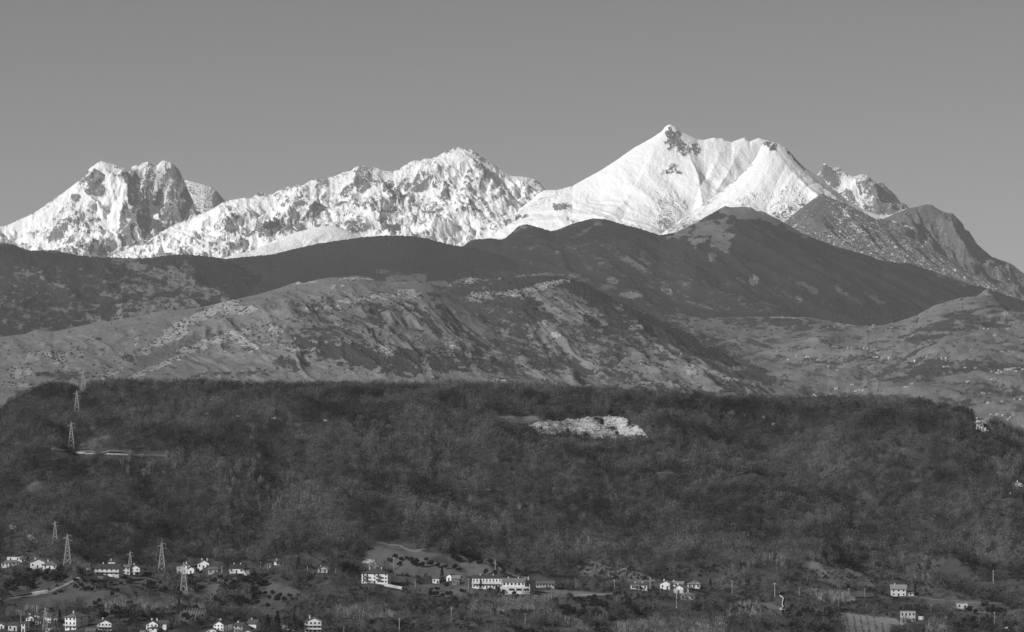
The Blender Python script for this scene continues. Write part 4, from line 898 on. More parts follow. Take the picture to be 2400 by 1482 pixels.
for u, vb, vt, where in POLES:
    if where is None: continue
    c = ground(u, vb); k = (vb - vt) * c.y / F / 9.
    e = empty('utility_pole', tuple(c), rng.uniform(-.6, .6)); e.scale = (max(k, .8), max(k, .8), k)
    tag(e, 'thin pale utility pole ' + where, 'utility pole', 'utility poles')
    link(bpy.data.objects.new('post', PM[0]), e); link(bpy.data.objects.new('crossbar', PM[1]), e)
    KEEP.append((u - 4, u + 4, vb - 3, vb + 13)); PP[u] = (c, k)
for a, b in ((1716, 1816), (1816, 1873), (1873, 1913), (1990, 2027), (1524, 1586), (1058, 1231), (1350, 1440)):
    (c1, k1), (c2, k2) = PP[a], PP[b]
    wire((c1.x, c1.y, c1.z + 8.2 * k1), (c2.x, c2.y, c2.z + 8.2 * k2), 1.2, 'power_line', 'thin low wire slung between utility poles', 'wires between the utility poles', .014)

# winding concrete channel on the right
pts = [(1828,1399),(1833,1402),(1836,1406),(1834,1413),(1833,1420),(1836,1425),(1831,1428),(1828,1430),(1834,1432),(1842,1432)]
m = MB(); P_ = [ground(u, v) for u, v in pts]
for a, b in zip(P_[:-1], P_[1:]): m.bar((a.x, a.y, a.z + .9), (b.x, b.y, b.z + .9), .24)
o = m.obj('drainage_channel', wallmat(.62)); tag(o, 'bright winding concrete channel running down the slope', 'drainage channel')
KEEP.append((1820, 1845, 1396, 1445))
# quarry boulders
m = []
ROCK = mat_var('limestone', .62, .3, .5, False, bumpd=.3)
ico = [(0,0,1),(.89,0,.45),(.28,.85,.45),(-.72,.53,.45),(-.72,-.53,.45),(.28,-.85,.45),(.72,.53,-.45),(-.28,.85,-.45),(-.89,0,-.45),(-.28,-.85,-.45),(.72,-.53,-.45),(0,0,-1)]
icf = [(0,1,2),(0,2,3),(0,3,4),(0,4,5),(0,5,1),(1,6,2),(2,7,3),(3,8,4),(4,9,5),(5,10,1),(2,6,7),(3,7,8),(4,8,9),(5,9,10),(1,10,6),(11,7,6),(11,8,7),(11,9,8),(11,10,9),(11,6,10)]
VS, FS = [], []; nb_ = 0
pu = rng.uniform(1236, 1515, 1500); pv = rng.uniform(974, 1034, 1500)
okp = inpoly(pu, pv, QUARRY)
pu = pu[okp]; pv = pv[okp]
for a, b in zip(pu, pv):
    g = ground(a, b); s = rng.uniform(.15, .55) * (1.0 + .9 * (rng.random() < .1)); R3 = rng.uniform(.7, 1.3, (12, 1))
    V_ = np.array(ico) * R3 * s * np.array([1.2, 1, .8]) + np.array([g.x, g.y, g.z])
    VS.append(V_); FS.append(np.array(icf) + nb_); nb_ += 12
for cx, cy, rx, ry, an in CLIFFS[5:6]:
    for _ in range(40):
        g = ground(cx + rng.normal() * rx * .5, cy + rng.normal() * ry * .5); s = rng.uniform(.3, 1.0) * .6; R3 = rng.uniform(.7, 1.3, (12, 1))
        VS.append(np.array(ico) * R3 * s * np.array([1, .8, 1.5]) + np.array([g.x, g.y, g.z + .5])); FS.append(np.array(icf) + nb_); nb_ += 12
o = mesh_np('quarry_rubble', np.concatenate(VS), np.concatenate(FS), ROCK)
tag(o, 'broken pale limestone rubble on the bare quarry face', None, None, 'stuff')

# the small white cliff on the crest at the right
VS, FS = [], []; nb_ = 0; g0 = ground(2290, 994)
for i in range(110):
    q = rng.random(); g = ground(2288 + 24 * q + rng.normal() * 2.5, 996 + 20 * q + rng.normal() * 1.5); s = rng.uniform(.5, 1.3); R3 = rng.uniform(.7, 1.3, (12, 1))
    VS.append(np.array(ico) * R3 * s * np.array([1, .8, 1.5]) + np.array([g.x, g.y, g.z + rng.uniform(0, 5.5) * (1 - .5 * q)]) - np.array(tuple(g0))); FS.append(np.array(icf) + nb_); nb_ += 12
e = empty('rock_outcrop', tuple(g0)); tag(e, 'small white cliff among the pines on the right crest', 'rock outcrop')
mesh_np('cliff_face', np.concatenate(VS), np.concatenate(FS), ROCK, e)
KEEP.append((2280, 2318, 984, 1034))

# ------------------------------------------------------------------ trees
def tri_twigs(n, cx, cz, rx, rz, wid, lng, up=.8, seed=0, shell=.5):
    """slivers filling an ellipsoid crown (centre height cz)"""
    r = np.random.default_rng(seed)
    d = r.normal(size=(n, 3)); d /= np.linalg.norm(d, axis=1)[:, None]
    rad = r.uniform(shell ** 3, 1, n) ** (1 / 3)
    P = d * rad[:, None] * np.array([rx, rx, rz]) + np.array([0, 0, cz])
    D = d * np.array([1, 1, .6]) * .8 + np.array([0, 0, up]) + r.normal(size=(n, 3)) * .45; D /= np.linalg.norm(D, axis=1)[:, None]
    S = np.cross(D, d + r.normal(size=(n, 3)) * .45); S /= np.linalg.norm(S, axis=1)[:, None] + 1e-9
    L = lng * r.uniform(.6, 1.3, n)[:, None]; Wd = wid * r.uniform(.6, 1.4, n)[:, None]
    a = P - D * L * .5 - S * Wd * .5; b = P - D * L * .5 + S * Wd * .5; c = P + D * L * .5
    return np.stack([a, b, c], 1).reshape(-1, 3), np.arange(3 * n).reshape(-1, 3)
def leaf_clump(n, blobs, size, seed=0):
    """leaf faces on several overlapping clumps ((x,y,z,r) each)"""
    r = np.random.default_rng(seed); bl = np.array(blobs); k = r.integers(0, len(bl), n)
    d = r.normal(size=(n, 3)); d /= np.linalg.norm(d, axis=1)[:, None]
    P = bl[k, :3] + d * (bl[k, 3] * r.uniform(.55, 1.05, n))[:, None]
    A = r.normal(size=(n, 3)) + d * .8; A /= np.linalg.norm(A, axis=1)[:, None]
    S1 = np.cross(A, r.normal(size=(n, 3))); S1 /= np.linalg.norm(S1, axis=1)[:, None]; S2 = np.cross(A, S1)
    s = size * r.uniform(.5, 1.3, n)[:, None]
    return np.stack([P - S1 * s, P + S1 * s * .6 - S2 * s * .8, P + S1 * s * .5 + S2 * s * .9], 1).reshape(-1, 3), np.arange(3 * n).reshape(-1, 3)
def limbs(h, spread, seed, nb=5, r0=.16, base=-1.0, fork=.35):
    r = np.random.default_rng(seed); V = []; Fc = []; n = 0
    def tube(a, b, ra, rb):
        nonlocal n
        a = np.array(a, float); b = np.array(b, float); d = (b - a) / (np.linalg.norm(b - a) + 1e-9)
        e1 = np.cross(d, [0.3, 1, .2]); e1 /= np.linalg.norm(e1); e2 = np.cross(d, e1)
        for p, q in ((a, ra), (b, rb)):
            for k in range(3):
                an = 2.094 * k; V.append(p + q * (e1 * math.cos(an) + e2 * math.sin(an)))
        for k in range(3):
            k2 = (k + 1) % 3; Fc.append((n + k, n + k2, n + 3 + k2)); Fc.append((n + k, n + 3 + k2, n + 3 + k))
        n += 6
    top = (r.uniform(-.3, .3), r.uniform(-.3, .3), h * fork); tube((0, 0, base), top, r0, r0 * .75)
    t2 = (top[0] + r.uniform(-.5, .5), top[1] + r.uniform(-.5, .5), h * .8); tube(top, t2, r0 * .7, r0 * .25)
    for i in range(nb):
        an = 2.4 * i + r.uniform(0, 1); z = h * r.uniform(fork * .9, .6); q = (top[0], top[1], z) if z > top[2] else (top[0], top[1], top[2])
        e = (top[0] + math.cos(an) * spread * r.uniform(.5, .9), top[1] + math.sin(an) * spread * r.uniform(.5, .9), h * r.uniform(.7, .95))
        tube(q, e, r0 * .45, r0 * .12)
    return np.array(V), np.array(Fc)

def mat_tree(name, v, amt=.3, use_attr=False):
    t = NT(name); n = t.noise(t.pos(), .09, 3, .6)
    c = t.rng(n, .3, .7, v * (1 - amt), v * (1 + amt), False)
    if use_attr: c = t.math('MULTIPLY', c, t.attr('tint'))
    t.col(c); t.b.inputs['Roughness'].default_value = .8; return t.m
M_twig = mat_tree('bare_twigs', .085, .2, True); M_trunk_f = mat_tree('forest_bark', .11, .2, True)
M_twig1 = mat_tree('bare_twigs_single', .085, .25); M_bark1 = mat_tree('pale_bark', .26, .2); M_bark2 = mat_tree('dark_bark', .09, .2)
M_olive = mat_tree('olive_leaves', .030, .3); M_con = mat_tree('conifer_needles', .022, .25); M_reed = mat_tree('dry_reeds', .25, .2, True); M_scrub = mat_tree('scrub_leaves', .042, .3, True)

# --- forest as one mass: every tree is its own geometry inside one mesh
protos = []
for k in range(12):
    hh = [8.0, 9.0, 7.2, 9.8][k % 4]; rx = [3.5, 4.0, 3.1, 3.7][(k // 2) % 4]
    Vt, Ft = tri_twigs(128, 0, hh * .58, rx, hh * .42, .23, 1.6, .35, 400 + k, .5)
    Vl, Fl = limbs(hh, rx * .8, 500 + k, 3, .15)
    protos.append((Vt, Ft, Vl, Fl, hh))
def clearmask(u, v):
    bad = np.zeros(u.shape, bool)
    for (a, b, c, d) in KEEP: bad |= (u > a) & (u < b) & (v > c) & (v < d)
    return bad
def inst(protoV, protoF, pos, scl, ang, tint, offs):
    n = len(pos); c, s = np.cos(ang), np.sin(ang)
    x = protoV[:, 0][None] * c[:, None] - protoV[:, 1][None] * s[:, None]; y = protoV[:, 0][None] * s[:, None] + protoV[:, 1][None] * c[:, None]
    V_ = np.stack([x * scl[:, None], y * scl[:, None], protoV[:, 2][None] * scl[:, None]], -1) + pos[:, None, :]
    F_ = protoF[None] + (np.arange(n) * len(protoV))[:, None, None] + offs
    return V_.reshape(-1, 3), F_.reshape(-1, protoF.shape[1]), np.repeat(tint, len(protoV))

def scatter(y0, y1, sp, seed):
    r = np.random.default_rng(seed); ys = np.arange(y0, y1, sp); out = []
    for y in ys:
        half = 1700 * y / F
        x = np.arange(-half, half, sp); out.append(np.stack([x + r.uniform(-.5, .5, len(x)) * sp * .95, y + r.uniform(-.5, .5, len(x)) * sp * .95], 1))
    P = np.concatenate(out); z = zat(SN, P[:, 0], P[:, 1])
    return P[:, 0], P[:, 1], z, CX + P[:, 0] * F / P[:, 1], CY - z * F / P[:, 1], r
def fieldmask(u, v, grow=0):
    m = np.zeros(u.shape, bool)
    for k_, p_ in MEADOWS.items():
        if k_ in ('m7', 'm8', 'gA', 'm10b', 'm13', 'm12'): continue
        m |= inpoly(u, v, p_)
    for p_ in (VINE_R, VINE_L): m |= inpoly(u, v, p_) 
    j = gnoise(u / 9, v / 5, 41); m |= inpoly(u + j * 34, v + j * 12, QUARRY) | inpoly(u, v - 7, MEADOWS['m11'])
    return m
def thin(u, v):
    m = np.zeros(u.shape, bool)
    for k_ in ('m7', 'm8', 'gA', 'm10b', 'm13', 'm12'): m |= inpoly(u, v, MEADOWS[k_])
    return m
X_, Y_, Z_, u_, v_, r_ = scatter(2130, 3420, 5.6, 21)
nz1 = fbm(X_ / 40, Y_ / 55, 601, 4); nz2 = fbm(X_ / 14, Y_ / 18, 603, 3); nz3 = fbm(X_ / 130, Y_ / 160, 605, 3)
fm = fieldmask(u_ + nz2 * 6, v_ + nz2 * 3) | (fieldmask(u_, v_ - 9) & (v_ < 1060) & (v_ > 960) & (u_ > 1200) & (u_ < 1530) & (r_.random(len(u_)) < .8))
keep = ~fm & ~clearmask(u_, v_) & road_clear(u_, v_)
keep &= ~(thin(u_, v_) & (r_.random(len(u_)) < .93))
dens = 1.0 - sstep(1300, 1350, v_) * (.80 - 1.1 * nz1)
keep &= r_.random(len(u_)) < np.clip(dens, .05, 1)
for cx, cy, rx, ry, an in CLIFFS: keep &= ~((blob(u_, v_, cx, cy, rx, ry, an) > .4)) & ~((blob(u_, v_ - 9, cx, cy, rx, ry, an) > .4) & (u_ > 1690))
X_, Y_, Z_, u_, v_, nz1, nz2, nz3 = [a[keep] for a in (X_, Y_, Z_, u_, v_, nz1, nz2, nz3)]
n = len(X_); rr = np.random.default_rng(77)
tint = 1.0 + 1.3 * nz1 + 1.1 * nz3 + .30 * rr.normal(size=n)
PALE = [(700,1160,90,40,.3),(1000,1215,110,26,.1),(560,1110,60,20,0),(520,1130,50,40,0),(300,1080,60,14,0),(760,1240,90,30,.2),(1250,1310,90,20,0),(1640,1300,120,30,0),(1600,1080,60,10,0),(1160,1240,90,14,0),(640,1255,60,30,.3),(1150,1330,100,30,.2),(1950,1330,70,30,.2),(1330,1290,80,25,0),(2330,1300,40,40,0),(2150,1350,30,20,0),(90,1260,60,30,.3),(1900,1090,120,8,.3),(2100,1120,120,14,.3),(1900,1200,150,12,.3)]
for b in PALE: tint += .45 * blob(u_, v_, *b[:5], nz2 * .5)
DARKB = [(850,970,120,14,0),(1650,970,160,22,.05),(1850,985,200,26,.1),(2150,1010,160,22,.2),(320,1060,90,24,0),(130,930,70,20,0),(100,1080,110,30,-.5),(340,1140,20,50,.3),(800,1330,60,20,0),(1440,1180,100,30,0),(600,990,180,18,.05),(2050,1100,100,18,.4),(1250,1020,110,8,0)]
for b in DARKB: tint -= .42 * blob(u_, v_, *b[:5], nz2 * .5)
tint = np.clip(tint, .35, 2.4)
scl = rr.uniform(.6, 1.35, n) * np.where(v_ > 1300, .85, 1.0); ang = rr.uniform(0, 6.28, n); kind = rr.integers(0, 12, n)
pos = np.stack([X_, Y_, Z_ - .2], 1)
# the nearest trees become single objects further down
near_i = np.argsort(Y_)[:0]
VT, FT, TT, VL, FL, TL = [], [], [], [], [], []; oT = oL = 0
single = (v_ > 1405) & (v_ < 1500)
idx_single = np.where(single)[0]; rr.shuffle(idx_single); idx_single = idx_single[:230]
ismass = np.ones(n, bool); ismass[idx_single] = False
for k in range(12):
    s = ismass & (kind == k)
    Vt, Ft, Vl, Fl, hh = protos[k]
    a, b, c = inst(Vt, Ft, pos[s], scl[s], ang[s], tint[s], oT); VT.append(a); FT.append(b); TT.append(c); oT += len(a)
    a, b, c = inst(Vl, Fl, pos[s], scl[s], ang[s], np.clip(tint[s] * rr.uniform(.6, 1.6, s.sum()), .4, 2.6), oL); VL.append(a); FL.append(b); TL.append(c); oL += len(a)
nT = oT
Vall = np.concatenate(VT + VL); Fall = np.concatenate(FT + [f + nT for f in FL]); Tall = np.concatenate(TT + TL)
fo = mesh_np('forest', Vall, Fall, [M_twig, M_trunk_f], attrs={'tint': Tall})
mi = np.zeros(len(Fall), np.int32); mi[sum(len(f) for f in FT):] = 1
fo.data.polygons.foreach_set('material_index', mi); fo.data.update()
tag(fo, 'dense leafless winter wood covering the near hillside', None, None, 'stuff')
print('forest trees', n, 'faces', len(Fall))

# --- single trees (shared meshes)
def tree_proto(kind, k):
    if kind == 'bare_tree':
        Vt, Ft, Vl, Fl, hh = protos[k % 12]; return mesh_np('crown', Vt, Ft, M_twig1, obj=False), mesh_np('trunk', Vl, Fl, M_bark2, obj=False)
    if kind == 'pale_tree':
        hh = 10 + k % 3; Vt, Ft = tri_twigs(60, 0, hh * .62, 2.6, hh * .36, .2, 2.4, .9, 700 + k, .3); Vl, Fl = limbs(hh, 2.4, 720 + k, 6, .2, fork=.3)
        return mesh_np('crown', Vt, Ft, M_bark1, obj=False), mesh_np('trunk', Vl, Fl, M_bark1, obj=False)
    if kind == 'olive_tree':
        r = np.random.default_rng(800 + k); bl = [(r.uniform(-1.5, 1.5), r.uniform(-1.5, 1.5), r.uniform(1.9, 3.4), r.uniform(.8, 1.3)) for _ in range(8)]
        Vt, Ft = leaf_clump(460, bl, .32, 810 + k); Vl, Fl = limbs(3.4, 1.4, 820 + k, 4, .22, -.8, .3)
        return mesh_np('crown', Vt, Ft, M_olive, obj=False), mesh_np('trunk', Vl, Fl, M_bark2, obj=False)
    if kind == 'conifer_tree':
        r = np.random.default_rng(900 + k); bl = []
        H = 13.
        for i in range(26):
            z = 1.5 + (H - 1.8) * (i / 26) ** .9; R_ = 2.9 * (1 - z / H) + .25; an = 2.4 * i
            for q in range(3): bl.append((math.cos(an + q * 2.1) * R_ * .65, math.sin(an + q * 2.1) * R_ * .65, z, R_ * .42 + .2))
        Vt, Ft = leaf_clump(800, bl, .34, 910 + k); Vl, Fl = limbs(12, .8, 920 + k, 2, .22, -1, .6)
        return mesh_np('crown', Vt, Ft, M_con, obj=False), mesh_np('trunk', Vl, Fl, M_bark2, obj=False)
    if kind == 'evergreen_tree':
        r = np.random.default_rng(950 + k); bl = [(r.uniform(-2.2, 2.2), r.uniform(-2.2, 2.2), r.uniform(2.5, 7.), r.uniform(1.0, 1.9)) for _ in range(12)]
        Vt, Ft = leaf_clump(620, bl, .38, 960 + k); Vl, Fl = limbs(7, 2, 970 + k, 4, .25, -1, .3)
        return mesh_np('crown', Vt, Ft, M_con, obj=False), mesh_np('trunk', Vl, Fl, M_bark2, obj=False)
TP = {k: [tree_proto(k, i) for i in range(n_)] for k, n_ in (('bare_tree', 8), ('pale_tree', 4), ('olive_tree', 6), ('conifer_tree', 3), ('evergreen_tree', 4))}
def plant(kind, p, s, label, group, cat='tree', sz=None, name=None):
    me = TP[kind][int(rng.integers(0, len(TP[kind])))]
    e = empty(name or kind, tuple(p), float(rng.uniform(0, 6.28))); e.scale = (s, s, sz or s)
    tag(e, label, cat, group)
    link(bpy.data.objects.new('crown', me[0]), e); link(bpy.data.objects.new('trunk', me[1]), e)
    return e
def zone(u):
    if u < 290: return 'around the lower left hamlet'
    if u < 480: return 'between the lower left chalets'
    if u < 700: return 'near the three-level gabled house at the bottom'
    if u < 960: return 'below the white apartment block'
    if u < 1290: return 'below the long white building'
    if u < 1500: return 'below the pale field lane'
    if u < 1720: return 'below the white hamlet'
    if u < 1960: return 'around the winding concrete channel'
    if u < 2200: return 'around the square stone house'
    return 'around the small flat-roofed hut'
for i in idx_single:
    z = zone(u_[i]); plant('bare_tree', pos[i], scl[i], 'leafless grey tree in the thicket ' + z, 'bare trees ' + z)

OLV = [(964,1318),(978,1321),(1000,1317),(974,1330),(988,1331),(1008,1329),(1027,1333),(1043,1336),(1064,1336),(1075,1341),(1062,1314),(1075,1319),(1102,1324),(1124,1327),(1150,1324),(914,1321),(936,1329),(955,1316),(970,1326),(940,1318),(925,1312)]
OLV2 = [(1048,1380),(1085,1393),(1010,1388),(1022,1398),(1037,1404),(1068,1410),(1102,1405),(1118,1406),(1140,1405),(1026,1388),(1012,1400),(1052,1400),(1160,1400),(1180,1398),(1205,1398),(1140,1420)]
OLV3 = [(176,1381),(190,1377),(200,1370),(205,1384),(215,1368),(222,1378),(232,1384),(238,1371),(247,1369),(245,1382),(271,1391),(285,1373),(303,1374),(310,1367),(318,1397),(330,1389),(223,1420),(232,1414),(196,1386),(214,1390),(262,1372),(178,1368),(262,1400)]
OLV4 = [(504,1370),(516,1360),(577,1418),(600,1422),(605,1400),(620,1397),(630,1407),(650,1414),(628,1427),(655,1402),(665,1412),(680,1402),(700,1402),(690,1414),(675,1427),(640,1396),(595,1404)]
def rnd_in(poly, n, seed, dmin=7):
    r = np.random.default_rng(seed); xs = [p[0] for p in poly]; ys = [p[1] for p in poly]; out = []; tries = 0
    while len(out) < n and tries < 6000:
        tries += 1
        a, b = r.uniform(min(xs), max(xs)), r.uniform(min(ys), max(ys))
        if inpoly(np.array([a]), np.array([b]), poly)[0] and not clearmask(np.array([a]), np.array([b]))[0] and all(abs(a - c) + 1.8 * abs(b - d) > dmin for c, d in out): out.append((a, b))
    return out
OLA = rnd_in([(335,1402),(342,1372),(420,1352),(470,1362),(470,1388),(400,1404)], 36, 1)
OLB = rnd_in([(500,1430),(510,1384),(545,1356),(622,1358),(618,1376),(570,1424),(530,1440)], 60, 2)
OLC = rnd_in([(1830,1450),(1850,1436),(1960,1440),(1980,1480),(1930,1486),(1840,1486)], 26, 3, 9)
OLD = rnd_in([(1290,1420),(1330,1404),(1440,1402),(1500,1425),(1480,1470),(1400,1480),(1310,1450)], 34, 4, 10)
OLE = rnd_in([(0,1375),(60,1345),(150,1342),(160,1354),(120,1374),(20,1392)], 30, 5, 8)
OLF = rnd_in([(1620,1425),(1680,1412),(1700,1440),(1640,1450)], 9, 6, 10) + rnd_in([(2180,1440),(2330,1425),(2390,1470),(2300,1486),(2200,1480)], 22, 7, 12)
OLG = rnd_in([(290,1470),(310,1440),(400,1440),(480,1470),(470,1480),(400,1484)], 16, 8, 9) + rnd_in([(200,1440),(300,1420),(330,1450),(270,1470)], 14, 9, 9)
for lst, s0, lab, grp in ((OLV, 1.05, 'round dark olive tree on the open meadow above the white buildings', 'olive trees on the upper meadow'), (OLV2, .95, 'small dark olive tree on the meadow below the long white building', 'olive trees below the long building'),
                     (OLV3, .9, 'dark olive tree in the grove beside the curving pale lane', 'olive grove by the left lane'), (OLV4, 1.1, 'dark olive tree on the open field above the lower gabled houses', 'olive trees on the open field'),
                     (OLA, 1.1, 'dark olive tree left of the pylon below the second house group', 'olive grove by the pylon'), (OLB, 1.1, 'dark olive tree in the dense grove below the dark-roofed bungalow', 'olive grove below the bungalow'),
                     (OLC, 1.2, 'low dark bushy tree left of the pale vineyard', 'dark bushy trees left of the vineyard'), (OLD, 1.3, 'dark bushy tree below the thin pale lane', 'dark bushy trees below the lane'), (OLE, 1.25, 'dark shrubby tree on the bank above the curving pale lane', 'shrubby trees above the left lane'),
                     (OLF, 1.2, 'dark bushy tree scattered over the rough fields at the lower right', 'bushy trees on the right fields'), (OLG, 1.2, 'dark bushy tree near the small hillside vineyard', 'bushy trees near the left vineyard')):
    for a, b in lst: plant('olive_tree', ground(a, b), s0 * float(rng.uniform(.8, 1.2)), lab, grp)
CONS = [(1036,1371,1.0,'tall dark conifer beside the farm sheds'),(1127,1388,.75,'dark conifer in front of the long white building'),(650,1490,1.25,'big drooping fir at the bottom edge'),(628,1482,.9,'smaller fir left of the big fir at the bottom'),(140,1470,.9,'dark conifer between the narrow house and the big villa'),(1665,1385,.7,'dark conifer right of the hamlet'),(420,1432,.7,'dark conifer above the hillside vineyard'),(2145,1398,.7,'dark conifer right of the lone farmhouse'),(700,1335,.8,'dark conifer on the wood edge left of the lone cottage'),(1905,1455,.7,'dark conifer above the bushy slope'),(242,1474,.5,'small conifer in front of the stacked-balcony chalet'),(690,1478,.9,'dark tree mass left of the balconied chalet')]
for u, v, s, l in CONS: plant('conifer_tree', ground(u, v), s, l, None, 'conifer')
EVG = [(800,1348,1.1),(815,1350,1.3),(830,1350,1.1),(835,1358,.9),(465,1345,.5),(865,918,.7),(1192,1372,.5),(1150,1392,.6),(1165,1392,.7),(1180,1394,.5),(1406,1003,1.1),(1396,990,.6),(1330,1018,.6),(1446,1026,.7),(1268,1012,.6),(440,1420,.8),(185,1352,.8),(1210,1350,.7),(1160,1352,.6),(1140,1350,.6),(1180,1350,.6),(675,1480,.9),(700,1484,1.),(820,1365,.9)]
for u, v, s in EVG: plant('evergreen_tree', ground(u, v), s * 1.1, 'rounded dark evergreen ' + ('on top of the distant wood edge' if v < 950 else 'in the middle of the pale quarry face' if v < 1010 else 'dome left of the white apartment block' if 790 < u < 850 else 'beside the long white building' if u > 1100 else 'among the lower left houses' if u < 500 else 'left of the balconied chalet'), 'rounded evergreens', name='evergreen_tree')
RC = [(2255,972),(2262,976),(2270,978),(2278,980),(2322,1002),(2330,1008),(2338,1012),(2345,1012),(2352,1016),(2268,984),(2326,1010)]
for u, v in RC: plant('conifer_tree', ground(u, v + 3), float(rng.uniform(.5, .85)), 'dark pine on the crest at the right beside the white cliff', 'pines on the right crest', 'conifer')
CL = [(775,980),(785,976),(795,978),(805,975),(835,980),(842,976),(852,974),(862,977),(868,982),(778,985),(1570,980),(1580,975),(1560,985),(1640,970),(1652,965),(1660,975),(1690,985),(1700,978),(1730,980),(1770,985),(1610,985),(1550,975),(1880,955),(1890,960),(1975,955),(2070,965),(2150,960),(2010,950),(2090,955),(1500,975),(1450,965),(1430,970),(1370,962),(1600,950),(1750,958),(1800,985),(1820,1000),(1475,1000),(1530,1005)]
for u, v in CL: plant('evergreen_tree', ground(u, v + 6), float(rng.uniform(.6, .95)), 'dark evergreen clump scattered through the upper part of the near wood', 'evergreens in the upper wood')
PALES = rnd_in([(600,1150),(640,1120),(760,1130),(780,1180),(700,1210),(640,1260),(600,1240)], 26, 31, 10) + rnd_in([(950,1195),(1010,1185),(1080,1195),(1070,1230),(960,1235)], 20, 32, 10)
PALES2 = rnd_in([(270,1075),(420,1075),(420,1160),(270,1160)], 14, 33, 14) + rnd_in([(500,1060),(620,1080),(640,1200),(520,1210)], 24, 34, 14)
PALES3 = rnd_in([(1700,1330),(1850,1320),(1860,1350),(1720,1360)], 10, 35, 12) + rnd_in([(1080,1180),(1450,1140),(1500,1300),(1100,1290)], 24, 36, 20) + rnd_in([(2100,1330),(2190,1330),(2180,1390),(2140,1390)], 8, 37, 12)
for lst, lab, grp in ((PALES, 'pale-barked leafless tree catching the sun in the middle of the wooded slope', 'pale trees mid slope'), (PALES2, 'pale-barked leafless tree in the dark wood on the left slope', 'pale trees on the left slope'), (PALES3, 'pale-barked leafless tree on the lower right part of the wooded slope', 'pale trees on the right slope')):
    for a, b in lst: plant('pale_tree', ground(a, b), float(rng.uniform(.7, 1.15)), lab, grp, name='bare_tree')

# --- scrub mass between the fields, dry reeds
rs = np.random.default_rng(88)
Xs, Ys, Zs, us, vs, _ = scatter(2130, 2660, 3.1, 23)
q1 = fbm(Xs / 30, Ys / 42, 611, 4)
kp = ~fieldmask(us, vs) & ~clearmask(us, vs) & (road_dist(us, vs) > 4) & (road_dist(us, vs - 5) > 4) & (rs.random(len(us)) < np.clip(.22 - q1 * .9, .02, .7)) & (vs > 1285)
Xs, Ys, Zs, us, vs, q1 = [a[kp] for a in (Xs, Ys, Zs, us, vs, q1)]
bushes = []
for k in range(6):
    r = np.random.default_rng(1000 + k); bl = [(r.uniform(-1., 1.), r.uniform(-1., 1.), r.uniform(.5, 1.7), r.uniform(.6, 1.0)) for _ in range(4)]
    bushes.append(leaf_clump(42, bl, .42, 1010 + k))
VT, FT, TT = [], [], []; off = 0; kk = rs.integers(0, 6, len(Xs)); tn = np.clip(1.1 + .6 * q1 + .35 * rs.normal(size=len(Xs)), .4, 2.6)
for k in range(6):
    s = kk == k; a, b, c = inst(*bushes[k], np.stack([Xs, Ys, Zs], 1)[s], rs.uniform(.6, 1.4, s.sum()), rs.uniform(0, 6, s.sum()), tn[s], off); VT.append(a); FT.append(b); TT.append(c); off += len(a)
o = mesh_np('undergrowth', np.concatenate(VT), np.concatenate(FT), M_scrub, attrs={'tint': np.concatenate(TT)}); tag(o, 'dense scrub and brambles between the fields', None, None, 'stuff')
REEDS = [((1440,1462),(1700,1450),(1700,1490),(1440,1490),1800),((1275,1430),(1340,1450),(1400,1482),(1300,1462),500),((2178,1456),(2220,1452),(2222,1486),(2170,1486),350),((325,1405),(400,1402),(480,1424),(330,1430),700),((15,1432),(85,1426),(90,1444),(20,1444),240),((780,1425),(910,1420),(930,1450),(790,1450),700),
         ((1100,1412),(1240,1404),(1260,1430),(1110,1440),600),((1900,1392),(1985,1394),(2010,1414),(1930,1412),400),((240,1412),(330,1404),(345,1440),(250,1440),500),((425,1380),(450,1380),(452,1400),(425,1400),100),((1180,1410),(1300,1400),(1300,1430),(1190,1430),300),((1700,1420),(1780,1410),(1790,1450),(1700,1450),300),((470,1404),(512,1402),(512,1430),(470,1430),300)]
VT, TT = [], []
for a, b, c, d, n_ in REEDS:
    poly = [a, b, c, d]; xs = [p[0] for p in poly]; ys = [p[1] for p in poly]
    uu = rs.uniform(min(xs), max(xs), n_ * 4); vv = rs.uniform(min(ys), max(ys), n_ * 4); ok = inpoly(uu, vv, poly) & ~clearmask(uu, vv)
    uu, vv = uu[ok][:n_ * 2], vv[ok][:n_ * 2]
    clump = fbm(uu / 14, vv / 6, 71, 3) > -.22; uu, vv = uu[clump], vv[clump]
    G = np.array([tuple(ground(x, y)) for x, y in zip(uu[::3], vv[::3])]); G = np.repeat(G, 8, 0); G[:, :2] += rs.normal(size=(len(G), 2)) * 1.0
    H_ = rs.uniform(2.2, 4.6, len(G)); w_ = rs.uniform(.06, .14, len(G)); an = rs.uniform(0, 3.14, len(G)); lean = rs.normal(size=(len(G), 2)) * .45
    A = G + np.stack([np.cos(an) * w_, np.sin(an) * w_, -.3 + 0 * an], 1); B = G - np.stack([np.cos(an) * w_, np.sin(an) * w_, .3 + 0 * an], 1); Cc = G + np.stack([lean[:, 0], lean[:, 1], H_], 1)
    VT.append(np.stack([A, B, Cc], 1).reshape(-1, 3)); TT.append(np.repeat(np.clip(1 + .35 * rs.normal(size=len(G)), .4, 2), 3))
Vr = np.concatenate(VT); o = mesh_np('reeds', Vr, np.arange(len(Vr)).reshape(-1, 3), M_reed, attrs={'tint': np.concatenate(TT)}); tag(o, 'patches of tall dry pale reeds', None, None, 'stuff')

